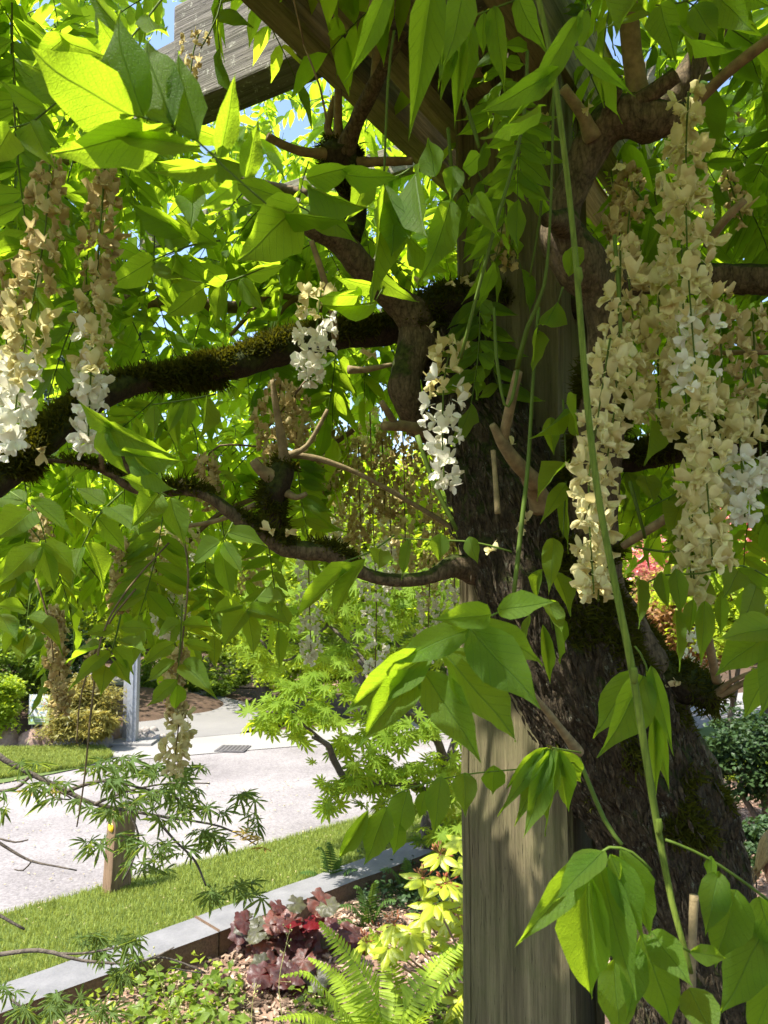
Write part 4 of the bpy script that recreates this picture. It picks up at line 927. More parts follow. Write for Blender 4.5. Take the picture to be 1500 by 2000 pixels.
# keep the hanging edge of the canopy where the photograph has it, and leave the openings the sun comes through
def edge_y(x): return 1290 if x < 250 else 1300 if x < 430 else 1230 if x < 560 else 1060 if x < 930 else 1400 if x < 1240 else 1150
SUNNY = [(120, 200, .50, .17), (250, 270, .50, .14), (60, 480, .98, .10), (60, 700, .98, .16), (170, 760, 1.0, .14), (610, 620, 1.2, .12), (640, 690, 1.2, .08), (430, 110, 1.62, .10), (560, 90, 1.56, .08), (480, 20, 1.55, .05), (380, 120, 1.0, .06),
         (940, 1350, .60, .035), (960, 1430, 1.42, .08), (1030, 1460, 1.42, .07), (980, 1540, 1.42, .05), (600, 650, 1.46, .05), (500, 680, 1.40, .04), (400, 700, 1.34, .03), (1055, 1630, 1.42, .03), (1145, 1930, .54, .03), (735, 420, .85, .08), (800, 400, .85, .06), (865, 900, 1.12, .04), (640, 580, .9, .06), (980, 150, 1.2, .05), (1000, 170, 1.2, .03), (1450, 1580, 1.35, .05)]
RAYS = [(P(a, b, z), r) for a, b, z, r in SUNNY]
def blocks(c_):
    for p_, r in RAYS:
        d = c_ - p_; t = d.dot(sdir)
        if t > 0.03 and (d - sdir * t).length < r + .05: return True
    return False
def keep_leaf(M):
    tip = M @ Vector((0, 1, -.3)); q = pxy(tip)
    if q[2] > 0 and q[1] > edge_y(q[0]): return False
    q2 = pxy(M.translation)
    if q2[2] < 1.16 and 0 < q2[0] < 240 and 300 < q2[1] < 900: return False
    for u in (q, q2, pxy(M @ Vector((0, .5, -.1)))):
        if u[2] < 2.6 and 315 < u[0] < 650 and -80 < u[1] < 225: return False      # the bare middle limbs stay in view
        if u[2] < 1.6 and ((570 < u[0] < 870 and 400 < u[1] < 860) or (830 < u[0] < 1080 and 545 < u[1] < 640) or (1060 < u[0] < 1230 and 150 < u[1] < 640) or (1200 < u[0] < 1350 and 170 < u[1] < 290)): return False
    return not (blocks(M @ Vector((0, .55, -.1))) and LR.random() < .93)
cand = [c_ for c_ in cand if keep_leaf(c_[0])]
cand.sort(key=lambda c_: c_[1])
NOBJ = 255
for M, z in cand[:NOBJ]:
    k = LR.randrange(9)
    link('compound_leaf', TFME[k], wist, M)
JF = Join()
def join_leaves(lst, T, J):
    grp = {}
    for M in lst: grp.setdefault(LR.randrange(9), []).append(M)
    for k, Ms in grp.items():
        A = np.array([[list(r) for r in M] for M in Ms])
        tV, tF, tU, tM = T[k]
        V_, F_, U_ = spread(tV, tF, tU, A[:, :3, :3], A[:, :3, 3])
        J.add(V_, F_, np.tile(tM, len(Ms)), U_)
SHADE = [(330, 715, 1.3), (400, 700, 1.34), (470, 680, 1.38), (540, 660, 1.42), (560, 650, 1.44), (640, 520, 1.5), (740, 540, 1.4), (820, 640, 1.45), (1100, 450, 1.18), (1160, 300, 1.15), (990, 1720, 1.4), (1060, 1760, 1.4), (980, 1850, 1.4), (1060, 1900, 1.4), (1000, 1980, 1.4), (1000, 1800, 1.4), (1200, 1550, 1.2), (1290, 1650, 1.2), (1230, 1750, 1.2), (1330, 1850, 1.2), (1400, 1700, 1.2), (1300, 1500, 1.25), (1200, 1350, 1.2), (1120, 1250, 1.22), (1100, 1420, 1.2),
         (960, 900, 1.3), (1010, 1050, 1.25), (930, 780, 1.35), (1060, 1150, 1.22), (1150, 1000, 1.2), (1160, 800, 1.15), (900, 1250, .6), (800, 1330, .6), (1000, 1300, .6), (1180, 1800, .54), (1100, 1750, .54), (1250, 1900, .55), (1420, 1800, .6), (1450, 1900, .6), (1200, 600, .9), (1340, 500, .9), (1350, 800, .95), (1180, 900, .9), (1150, 1050, .9), (1380, 1000, .95), (1060, 1540, .8), (1230, 1400, .8), (840, 150, .6), (1000, 200, .65)]
extra = []  # out-of-view leaves added along the sun rays to shade chosen points
for a, b, z in SHADE:
    p_ = P(a, b, z)
    for _ in range(16 if z == 1.4 else 9):
        h = LR.uniform(2.55, 3.3); t = (h - p_.z) / sdir.z
        q = p_ + sdir * t + Vector((LR.gauss(0, .07), LR.gauss(0, .07), 0))
        M = leaf_matrix(q, LR.uniform(0, 2 * PI), math.radians(LR.uniform(-40, 10)), math.radians(LR.gauss(0, 20)), LR.uniform(.18, .26))
        d = pxy(q)
        if d[2] > .05 and -60 < d[0] < 1560 and -20 < d[1] < 2000: continue
        if not blocks(M @ Vector((0, .5, -.1))): extra.append(M)
join_leaves(extra, TC, JF)
join_leaves([M for M, z in cand[NOBJ:]], TC, JF)
# the roof of leaves over and behind the camera, which casts the shade
roof = []
def roof_fill(x0, x1, y0, y1, z0, z1, n, keep=None):
    c_ = 0
    while c_ < n:
        p = Vector((LR.uniform(x0, x1), LR.uniform(y0, y1), LR.uniform(z0, z1)))
        if keep and not keep(p):
            if LR.random() < 0.5: continue
            continue
        d = pxy(p); 
        if d[2] > 0.05 and -100 < d[0] < 1600 and -60 < d[1] < 2060 and d[2] < 1.3: continue
        roof.append(leaf_matrix(p, LR.uniform(0, 2 * PI), math.radians(LR.uniform(-60, 10)), math.radians(LR.gauss(0, 20)), LR.uniform(.18, .26))); c_ += 1
roof_fill(-2.2, 2.0, -1.4, 1.3, 2.75, 3.25, 560)
roof_fill(-1.6, 1.2, -1.2, 1.2, 2.45, 3.0, 330)
roof_fill(0.0, 2.6, 0.2, 3.2, 2.6, 3.3, 420)
roof = [M for M in roof if not (blocks(M @ Vector((0, .5, -.1))) and LR.random() < .96)]
join_leaves(roof, TC, JF)
fo = link('foliage', JF.mesh('foliage', [M_WLEAF_FAR, M_RACHIS]), wist); tag(fo, kind='stuff')

# ------------------------------------------------------------------ hanging flower clusters
def petal(n_, w_, l_, cup, bend, notch=0.0):
    """grid petal: base at origin, along +y"""
    V = []
    for j in range(4):
        t = j / 3
        wv = w_ * math.sin(PI * min(1, 0.12 + 0.62 * t)) * (1 if t < 0.9 else 0.72)
        for i in range(3):
            u = i - 1
            V.append((u * wv, l_ * t - (notch * l_ if (i == 1 and j == 3) else 0), cup * u * u * wv + bend * t * t * l_))
    return np.array(V), np.array(grid_tris(4, 3))
def blossom_arrays(seed, wilt=0.0):
    r = random.Random(seed); J = Join()
    def add(V_, F_, R): J.add(V_ @ np.array(R.to_3x3()).T, F_, 0)
    # banner folded back and up, two wings, keel; y is outward
    b = petal(3, r.uniform(.48, .66), 1.0, r.uniform(.3, .7) + wilt, r.uniform(.25, .6), .12)
    add(*b, Matrix.Rotation(math.radians(r.uniform(35, 70)), 4, 'X'))
    for s in (-1, 1):
        w_ = petal(3, .30, .85, .5 + wilt, -0.25)
        add(*w_, Matrix.Rotation(s * math.radians(r.uniform(12, 35)), 4, 'Z') @ Matrix.Rotation(s * math.radians(60), 4, 'Y') @ Matrix.Rotation(math.radians(r.uniform(-25, 0)), 4, 'X'))
    kl = petal(3, .26, .75, 1.2, .35)
    add(*kl, Matrix.Rotation(math.radians(r.uniform(-45, -20)), 4, 'X'))
    V_ = np.concatenate(J.V); F_ = np.concatenate(J.F)
    if wilt:
        for i in range(len(V_)):
            V_[i] += np.array(mn.noise_vector(Vector(V_[i]) * 2.4 + Vector((seed, 0, 0)))) * wilt * 0.30
    # pedicel back to the stem
    pv = np.array([(-.04, 0, 0), (.04, 0, 0), (.04, -.55, -.02), (-.04, -.55, -.02), (0, 0, .05), (0, -.55, .05)])
    pf = np.array([(0, 1, 2), (0, 2, 3), (1, 4, 5), (1, 5, 2), (4, 0, 3), (4, 3, 5)])
    n0 = len(V_)
    return np.concatenate([V_, pv]), np.concatenate([F_, pf + n0])
BT = {'white': [blossom_arrays(i, .15) for i in range(4)], 'cream': [blossom_arrays(10 + i, .5) for i in range(4)], 'tan': [blossom_arrays(20 + i, .95) for i in range(5)]}
TONE_M = {'white': M_WHITE, 'cream': M_CREAM, 'tan': M_TAN}
TONES = ['white', 'cream', 'tan']
BME = {t: [raw_mesh('blossom', a, b, TONE_M[t]) for a, b in BT[t]] for t in TONES}
N_BL = [0]
def raceme(pts, z, wpx, n, tones, objs=0, size=0.0165, stem=2.2, stem_mat=None):
    """pts: pixels from top to bottom; tones: from the top to the tip, as (position, tone) steps."""
    path = crom([(P(a, b, z), stem * z / F * (1 if i == 0 else 0.8)) for i, (a, b) in enumerate(pts)], 0.01)
    V_, F_, U_ = tube_arrays(path, seg=5, smooth=False)
    J = Join(); J.add(V_, F_, 0, U_)
    half = wpx / 2 / F * z
    items = []
    n = int(n * .70); wild = LR.uniform(.75, 1.1)
    for i in range(n):
        t = min(.999, max(0, (i + LR.random()) / n + .012 * math.sin(i * 1.7)))
        q = t * (len(path) - 1); k = min(int(q), len(path) - 2); p = path[k][0].lerp(path[k + 1][0], q - k)
        a = i * 2.399 + LR.uniform(-.4, .4)
        taper = 0.55 + 0.45 * math.sin(PI * min(1, .1 + t * .95)) if t > .1 else .6
        d = Vector((math.cos(a), math.sin(a), LR.uniform(-.55, .25)))
        rr = max(0.005, (half - size * 0.45)) * taper * LR.uniform(.45, 1.2) * wild
        tone = tones[-1][1]
        for tt, nm in tones:
            if t + LR.gauss(0, .05) < tt: tone = nm; break
        c_ = p + d * rr
        up = Vector((0, 0, 1)) + Vector((LR.gauss(0, .5), LR.gauss(0, .5), LR.gauss(0, .3)))
        x, y, zz = frame(d + Vector((LR.gauss(0, .35), LR.gauss(0, .35), -0.25)), up)
        s = size * LR.choice((.7, .85, 1.0, 1.1, 1.25)) * LR.uniform(.9, 1.1) * (0.75 if t < .08 else 1) * (0.85 if tone == 'tan' else 1)
        M = Matrix((x * s, y * s, zz * s)).transposed().to_4x4(); M.translation = c_
        items.append((M, tone, (c_ - EYE).length))
    items.sort(key=lambda q: q[2])
    front, rest = items[:objs], items[objs:]
    for M, tone, _ in rest:
        tv, tf = BT[tone][LR.randrange(4)]
        R3 = np.array([list(r) for r in M])
        J.add(tv @ R3[:3, :3].T + R3[:3, 3], tf, 1 + TONES.index(tone))
    rac = link('flower_cluster', J.mesh('flower_cluster', [stem_mat or M_RACHIS, M_WHITE, M_CREAM, M_TAN]), wist)
    for M, tone, _ in front:
        link('blossom', BME[tone][LR.randrange(len(BME[tone]))], rac, M); N_BL[0] += 1
    return rac
TW = [(.42, 'tan'), (.70, 'cream'), (1.1, 'white')]
TCW = [(.35, 'tan'), (.9, 'cream'), (1.1, 'white')]
raceme([(98, 315), (88, 450), (62, 600), (38, 740), (20, 885)], .98, 84, 125, TW, 40)
if False: raceme([(112, 330), (110, 420), (118, 520)], 1.05, 70, 40, [(.8, 'tan'), (1.1, 'cream')])
raceme([(40, 480), (20, 600), (5, 760), (10, 850)], 1.05, 66, 56, TW)
raceme([(205, 330), (192, 500), (182, 650), (176, 760), (172, 880)], 1.0, 86, 130, TW, 40)
raceme([(628, 560), (618, 640), (606, 742)], 1.2, 84, 62, [(.3, 'cream'), (1.1, 'white')], 24)
raceme([(885, 660), (868, 740), (864, 850), (868, 945)], 1.12, 78, 62, [(.38, 'cream'), (1.1, 'white')], 26)
raceme([(1345, 180), (1340, 300), (1342, 480), (1352, 640), (1366, 800), (1382, 960), (1392, 1100)], .93, 116, 150, [(.5, 'cream'), (.6, 'white'), (1.1, 'cream')], 60)
raceme([(1330, 250), (1330, 420), (1335, 620), (1340, 780), (1352, 930), (1352, 1080), (1362, 1190)], 1.0, 100, 115, [(.25, 'cream'), (.7, 'cream'), (1.1, 'cream')], 26)
raceme([(1212, 470), (1210, 640), (1200, 800), (1178, 960), (1168, 1175)], .95, 88, 112, [(.5, 'cream'), (1.1, 'cream')], 42)
raceme([(1192, 660), (1170, 800), (1150, 950), (1160, 1160)], .92, 78, 70, [(1.1, 'cream')], 20)
raceme([(1235, 350), (1225, 500), (1238, 640), (1248, 830)], 1.08, 78, 80, [(.8, 'tan'), (1.1, 'cream')])
raceme([(1290, 520), (1285, 680), (1290, 860)], 1.06, 78, 60, [(1.1, 'cream')])
raceme([(1400, 560), (1410, 720), (1405, 900), (1400, 1120)], 1.08, 84, 84, [(.4, 'tan'), (1.1, 'cream')])
raceme([(1470, 610), (1478, 760), (1490, 960)], 1.1, 100, 75, [(.5, 'tan'), (.75, 'cream'), (1.1, 'white')])
raceme([(1440, 800), (1448, 900), (1455, 1010)], 1.05, 80, 45, [(.4, 'cream'), (1.1, 'white')])
raceme([(1345, 1010), (1348, 1100), (1352, 1150)], 1.0, 60, 16, [(1.1, 'cream')])
raceme([(985, 450), (990, 490), (992, 520)], 1.3, 56, 22, [(1.1, 'tan')], 0)
raceme([(1420, 340), (1440, 400), (1450, 430)], 1.2, 50, 18, [(1.1, 'tan')], 0)
raceme([(390, 60), (378, 100), (370, 158)], 1.0, 56, 22, [(1.1, 'tan')], 14, size=.009)
shoot([(445, -60, 1.0, 2.8), (425, 30, 1.0, 2.6), (392, 95, 1.0, 2.2)])
for a in [
    ([(352, 1005), (345, 1120), (332, 1245)], 1.7, 66, 60, [(.35, 'cream'), (1.1, 'white')]), ([(548, 745), (540, 830), (530, 905)], 1.5, 70, 50, [(1.1, 'tan')]),
    ([(722, 790), (728, 1000), (735, 1180), (732, 1320)], 2.3, 56, 110, [(.4, 'cream'), (1.1, 'white')]), ([(602, 1050), (604, 1160), (608, 1290)], 2.3, 48, 60, [(1.1, 'white')]),
    ([(680, 840), (682, 960), (680, 1090)], 2.1, 64, 70, [(.6, 'tan'), (1.1, 'cream')]), ([(840, 1075), (838, 1180), (834, 1290)], 2.2, 46, 56, [(.4, 'cream'), (1.1, 'white')]),
    ([(886, 1050), (888, 1150), (890, 1250)], 2.2, 44, 50, [(.4, 'cream'), (1.1, 'white')]), ([(786, 830), (790, 960), (792, 1110)], 2.0, 64, 70, [(.7, 'tan'), (1.1, 'cream')]),
    ([(745, 850), (750, 930), (752, 1010)], 1.9, 60, 46, [(1.1, 'tan')]), ([(828, 850), (840, 950), (848, 1060)], 1.9, 64, 60, [(1.1, 'tan')]),
    ([(104, 1190), (114, 1290), (120, 1392)], 1.3, 38, 56, [(1.1, 'tan')]), ([(236, 1060), (238, 1120), (234, 1195)], 1.5, 46, 34, [(1.1, 'tan')]),
    ([(348, 1270), (345, 1330), (342, 1400)], 1.25, 40, 34, [(1.1, 'tan')]), ([(352, 1390), (345, 1450), (338, 1515)], 1.25, 50, 22, [(1.1, 'cream')]),
    ([(700, 860), (702, 960), (706, 1060)], 2.0, 60, 50, [(1.1, 'tan')]), ([(760, 960), (764, 1060), (766, 1150)], 2.2, 50, 44, [(.5, 'cream'), (1.1, 'white')]), ([(640, 800), (644, 880), (646, 960)], 1.9, 56, 40, [(1.1, 'tan')]), ([(300, 1040), (304, 1090), (306, 1150)], 1.7, 44, 30, [(1.1, 'cream')]), ([(75, 980), (78, 1030), (80, 1090)], 1.5, 44, 24, [(1.1, 'tan')]),
    ([(404, 890), (408, 930), (410, 985)], 1.5, 50, 26, [(1.1, 'tan')]), ([(482, 1070), (486, 1110), (490, 1150)], 2.0, 44, 22, [(1.1, 'cream')]),
    ([(650, 950), (655, 1020), (652, 1090)], 2.2, 44, 36, [(.5, 'cream'), (1.1, 'white')]), ([(175, 1260), (190, 1300), (200, 1340)], 1.3, 26, 16, [(1.1, 'tan')]),
    ([(1230, 330), (1215, 400), (1210, 460)], 1.3, 60, 34, [(1.1, 'tan')]), ([(1040, 290), (1050, 250), (1054, 230)], 1.4, 30, 8, [(1.1, 'tan')]),
    ([(575, 760), (580, 820), (578, 870)], 1.6, 50, 34, [(1.1, 'tan')]), ([(865, 1010), (870, 1060), (868, 1100)], 2.2, 40, 22, [(1.1, 'tan')]),
    ([(1480, 1180), (1484, 1240), (1488, 1290)], 2.4, 40, 22, [(1.1, 'white')]), ([(1345, 1230), (1346, 1290), (1346, 1330)], 2.6, 34, 20, [(1.1, 'white')])]:
    a = (a[0], a[1], a[2] * 1.25, int(a[3] * 2.1), a[4])
    raceme(*a, stem=1.6, stem_mat=M_TWIG, size=.0150)
# fallen petals caught on the limbs
for (a, b, z, tone) in [(838, 640, 1.36, 'cream'), (730, 692, 1.34, 'tan'), (1000, 868, 1.2, 'cream'), (1010, 1030, 1.2, 'cream'), (960, 1075, 1.0, 'cream'), (1028, 1018, 1.2, 'tan'), (900, 545, 1.42, 'tan'), (820, 548, 1.4, 'cream'), (1205, 320, 1.1, 'cream'), (80, 882, 1.0, 'tan'), (1320, 1330, 1.25, 'tan'), (720, 690, 1.35, 'tan'), (860, 665, 1.36, 'tan'), (885, 550, 1.4, 'cream'), (915, 555, 1.4, 'cream'), (530, 1035, 1.15, 'tan'), (560, 1040, 1.15, 'tan'), (1440, 230, 1.2, 'tan'), (1150, 210, 1.1, 'cream'), (1340, 210, 1.05, 'cream'), (770, 1060, 1.2, 'tan')]:
    s = .012; M = (rand_rot(1)[0] * s); MM = Matrix([[*map(float, M[i])] for i in range(3)]).to_4x4(); MM.translation = P(a, b, z)
    link('blossom', BME[tone][LR.randrange(4)], wist, MM)
print('leaflets', N_HAND, 'cand', len(cand), 'blossoms', N_BL[0])
# ------------------------------------------------------------------ trees and shrubs behind
def leaf_small(fold=0.25):
    V = np.array([(0, 0, 0), (-.34, .45, fold * .3), (0, .5, 0), (.34, .45, fold * .3), (0, 1, -.12)])
    return V, np.array([(0, 2, 1), (0, 3, 2), (1, 2, 4), (2, 3, 4)])
def leaf_narrow():
    V = np.array([(0, 0, 0), (-.10, .4, .03), (.10, .4, .03), (0, 1, -.15)])
    return V, np.array([(0, 2, 1), (1, 2, 3)])
SM = leaf_small(); NA = leaf_narrow()
def crown_points(c, r, n, clumps, rng, tight=0.2, flat=1.0):
    """Leaves gathered in clumps near the outside of an ellipsoid."""
    u = rng.normal(size=(clumps, 3)); u /= np.linalg.norm(u, axis=1)[:, None]
    rad = rng.uniform(0.35, 1.0, clumps) ** 0.6
    rad *= 1 + 0.25 * rng.normal(size=clumps) * 0.6
    cc = u * rad[:, None] * np.array(r)
    k = rng.integers(0, clumps, n)
    sz = rng.uniform(0.5, 1.5, clumps)[k][:, None]
    p = cc[k] + rng.normal(size=(n, 3)) * np.array([1, 1, 0.45 * flat]) * tight * min(r) * sz
    return p + np.array(c)
def crown_mesh(name, p, size, tpl, mat, rng, up=0.6):
    n = len(p); tV, tF = tpl
    s = size * rng.uniform(0.6, 1.35, n)
    M3 = rand_rot(n, up, rng) * s[:, None, None]
    V_, F_, _ = spread(tV, tF, None, M3, p)
    return raw_mesh(name, V_, F_, mat, smooth=False)
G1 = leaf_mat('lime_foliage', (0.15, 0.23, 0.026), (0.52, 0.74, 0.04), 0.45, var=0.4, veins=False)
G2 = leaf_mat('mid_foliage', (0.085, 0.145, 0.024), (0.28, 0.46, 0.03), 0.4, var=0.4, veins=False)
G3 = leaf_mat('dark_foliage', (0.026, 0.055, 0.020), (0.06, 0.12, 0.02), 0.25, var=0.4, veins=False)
G4 = leaf_mat('conifer_foliage', (0.04, 0.075, 0.045), (0.05, 0.10, 0.05), 0.15, var=0.35, veins=False, gloss=0.6)
G5 = leaf_mat('red_foliage', (0.16, 0.045, 0.03), (0.35, 0.08, 0.04), 0.35, var=0.5, veins=False)
G6 = leaf_mat('golden_foliage', (0.17, 0.18, 0.05), (0.38, 0.36, 0.08), 0.35, var=0.45, veins=False)
G7 = leaf_mat('rust_foliage', (0.20, 0.12, 0.06), (0.36, 0.24, 0.10), 0.35, var=0.45, veins=False)
G8 = leaf_mat('pink_blossom', (0.60, 0.28, 0.30), (0.6, 0.3, 0.3), 0.3, var=0.4, veins=False)
TRUNK = bark_mat('tree_bark', (0.045, 0.035, 0.028), (0.17, 0.14, 0.11), scale=(20, 20, 5))
TREES = {}
def tree(name, label, cat, x, y, z0, h, r, n, size, mat, tpl=SM, trunk_r=0.12, clumps=60, cz=None, group=None, limbs_=6, tight=0.2, up=0.6, seed=0, base_frac=0.35):
    rng = np.random.default_rng(1000 + seed); rr = random.Random(seed)
    root = empty(name, (x, y, z0), label, cat, group)
    cz_ = z0 + h - r[2] if cz is None else cz
    p = crown_points((x, y, cz_), r, n, clumps, rng, tight)
    if trunk_r:
        J = Join()
        top = Vector((x, y, z0 + h * 0.85))
        a = [(Vector((x, y, z0 - .1)), trunk_r * 1.3), (Vector((x + rr.uniform(-.1, .1), y, z0 + h * .3)), trunk_r), (Vector((x + rr.uniform(-.2, .2), y, z0 + h * .6)), trunk_r * .7), (top, trunk_r * .2)]
        J.add(*tube_arrays(a, seg=10, step=0.3, rough=0.1, freq=3)[:2])
        for i in range(limbs_):
            t = rr.uniform(base_frac, .75); q = Vector((x, y, z0 + h * t)); an = rr.uniform(0, 2 * PI)
            e = Vector((x + math.cos(an) * r[0] * .8, y + math.sin(an) * r[1] * .8, z0 + h * min(.95, t + .25)))
            m = q.lerp(e, .5) + Vector((0, 0, rr.uniform(-.1, .2)))
            J.add(*tube_arrays([(q, trunk_r * .5), (m, trunk_r * .3), (e, trunk_r * .08)], seg=6, step=0.3)[:2])
        link('trunk', J.mesh('trunk', TRUNK), root)
    c_ = link('crown', crown_mesh('crown', p, size, tpl, mat, rng, up), root)
    return root
def at_px(px, z): v = P(px, 1130, z); return v.x, v.y
def ptree(name, label, cat, px, z, ytop, wpx, n, size, mat, **kw):
    """A tree whose crown top shows at pixel row ytop and whose crown is wpx pixels wide."""
    x, y = at_px(px, z); top = P(px, ytop, z).z
    z0 = kw.pop('z0', ROAD_Z - .05); h = top - z0; w_ = wpx / 2 / F * z
    rz = kw.pop('rz', min(h * .45, w_ * 1.0))
    return tree(name, label, cat, x, y, z0, h, (w_, w_ * .9, rz), n, size, mat, **kw)
# far conifers
def conifer(px, z, ytop, wpx, label, seed, mat=G4):
    rng = np.random.default_rng(seed); x, y = at_px(px, z); top = P(px, ytop, z).z; z0 = ROAD_Z - .1; h = top - z0; R = wpx / 2 / F * z
    root = empty('conifer_tree', (x, y, z0), label, 'conifer', 'tall conifers far behind the garden')
    n = 16000; t = rng.uniform(0, 1, n) ** 0.7; lay = np.floor(t * 22) / 22 + rng.normal(0, .008, n)
    nb = 9; b = rng.integers(0, nb, n); ang = b / nb * 2 * PI + np.floor(t * 22) * 1.3 + rng.normal(0, .16, n)
    rr = (1 - lay) * R * rng.uniform(0.1, 1, n) ** .6 * (0.8 + 0.3 * np.sin(b * 2.1))
    p = np.stack([x + np.cos(ang) * rr, y + np.sin(ang) * rr, z0 + .6 + lay * (h - .6) - rr * .28 + rng.normal(0, .08, n)], 1)
    link('trunk', raw_mesh('trunk', *tube_arrays([(Vector((x, y, z0)), .25), (Vector((x, y, z0 + h * .98)), .03)], seg=8, step=1.0)[:2], TRUNK), root)
    link('crown', crown_mesh('crown', p, .42, NA, mat, rng, .1), root)
conifer(90, 30, 300, 330, 'tall blue green conifer far off behind the left edge of the canopy', 1)
conifer(262, 34, 600, 260, 'shorter blue green conifer right of the tallest one', 2)
conifer(-120, 36, 480, 300, 'dark conifer beyond the left end of the row', 3)
conifer(1540, 32, 600, 300, 'dark conifer far off behind the right side', 4)
T = ptree
# behind, left to right
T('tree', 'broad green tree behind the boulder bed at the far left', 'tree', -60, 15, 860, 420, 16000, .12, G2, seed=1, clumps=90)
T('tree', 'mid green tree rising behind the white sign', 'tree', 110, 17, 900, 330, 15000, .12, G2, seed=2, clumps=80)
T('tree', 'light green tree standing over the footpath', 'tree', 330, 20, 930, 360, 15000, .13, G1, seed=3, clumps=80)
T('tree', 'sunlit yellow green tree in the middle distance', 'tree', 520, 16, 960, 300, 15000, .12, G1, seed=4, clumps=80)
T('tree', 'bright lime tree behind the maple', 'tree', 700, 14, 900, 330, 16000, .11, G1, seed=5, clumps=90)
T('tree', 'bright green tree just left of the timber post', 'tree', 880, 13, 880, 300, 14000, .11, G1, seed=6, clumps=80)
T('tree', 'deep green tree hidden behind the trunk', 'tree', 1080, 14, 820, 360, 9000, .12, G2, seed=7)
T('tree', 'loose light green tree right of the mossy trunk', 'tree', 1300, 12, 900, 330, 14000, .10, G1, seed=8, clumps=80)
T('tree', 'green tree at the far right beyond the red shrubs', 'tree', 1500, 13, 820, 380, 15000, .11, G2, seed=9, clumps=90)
T('shrub', 'pink flowering azalea seen right of the trunk under the flower clusters', 'shrub', 1440, 9, 985, 130, 1600, .07, G8, trunk_r=0, seed=10, rz=.35, z0=-.2)
T('shrub', 'small red flowered shrub close to the right side of the post', 'shrub', 1275, 9.5, 1045, 90, 900, .06, G8, trunk_r=0, seed=11, rz=.3, z0=-.3)
T('shrub', 'dark red leaved shrub at the right edge', 'shrub', 1520, 10, 1030, 180, 5000, .08, G5, trunk_r=0, seed=12, rz=.5, z0=-.4)
T('shrub', 'rust brown leaved maple low behind the mossy stub', 'shrub', 1330, 8, 1120, 230, 9000, .06, G7, trunk_r=.03, seed=13, rz=.5, clumps=90)
T('shrub', 'airy light green shrub below the red flowered one', 'shrub', 1420, 7.5, 1060, 260, 11000, .055, G1, trunk_r=.03, seed=14, rz=.55, clumps=110)
T('shrub', 'low dark evergreen shrub behind the trunk at the right edge', 'shrub', 1475, 6.2, 1390, 200, 9000, .045, G3, trunk_r=.03, seed=15, rz=.34, clumps=70)
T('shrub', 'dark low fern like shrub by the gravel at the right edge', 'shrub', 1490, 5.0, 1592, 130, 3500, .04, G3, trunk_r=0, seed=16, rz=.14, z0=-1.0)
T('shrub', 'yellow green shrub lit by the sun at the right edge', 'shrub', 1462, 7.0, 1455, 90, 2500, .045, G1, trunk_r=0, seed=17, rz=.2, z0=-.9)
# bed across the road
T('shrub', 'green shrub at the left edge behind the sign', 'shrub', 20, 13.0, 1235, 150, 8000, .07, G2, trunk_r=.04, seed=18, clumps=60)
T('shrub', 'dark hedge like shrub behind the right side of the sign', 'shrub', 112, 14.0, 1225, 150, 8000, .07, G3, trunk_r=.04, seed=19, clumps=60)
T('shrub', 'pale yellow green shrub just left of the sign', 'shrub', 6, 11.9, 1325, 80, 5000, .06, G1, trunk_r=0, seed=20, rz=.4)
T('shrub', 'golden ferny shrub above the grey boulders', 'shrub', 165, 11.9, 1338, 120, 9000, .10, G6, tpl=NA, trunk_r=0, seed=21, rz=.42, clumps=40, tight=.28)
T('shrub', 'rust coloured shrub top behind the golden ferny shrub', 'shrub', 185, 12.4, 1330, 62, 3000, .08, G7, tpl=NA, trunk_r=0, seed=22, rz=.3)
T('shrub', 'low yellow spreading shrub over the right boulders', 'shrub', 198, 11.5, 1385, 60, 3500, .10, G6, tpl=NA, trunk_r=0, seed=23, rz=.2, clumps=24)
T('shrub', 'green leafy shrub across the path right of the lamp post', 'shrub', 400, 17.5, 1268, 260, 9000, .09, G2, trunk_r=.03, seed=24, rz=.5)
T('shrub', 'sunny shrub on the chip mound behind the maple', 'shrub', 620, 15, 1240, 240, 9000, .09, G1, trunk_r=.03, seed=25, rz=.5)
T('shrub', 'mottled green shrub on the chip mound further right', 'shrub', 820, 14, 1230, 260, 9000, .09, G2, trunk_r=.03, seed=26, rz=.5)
# far-off wood that closes the view on every side
rng = np.random.default_rng(77)
th = rng.uniform(-1.5, 1.5, 60000); R_ = rng.uniform(26, 46, 60000)
hh = rng.uniform(0, 1, 60000) * (5.6 + 1.6 * np.sin(th * 7) + 1.0 * np.sin(th * 17 + 1))
p = np.stack([np.sin(th) * R_, np.cos(th) * R_, ROAD_Z + hh], 1)
tag(link('woods', crown_mesh('woods', p, .55, SM, G2, rng, .5)), 'far-off belt of green woodland behind the garden', 'woods', kind='stuff')

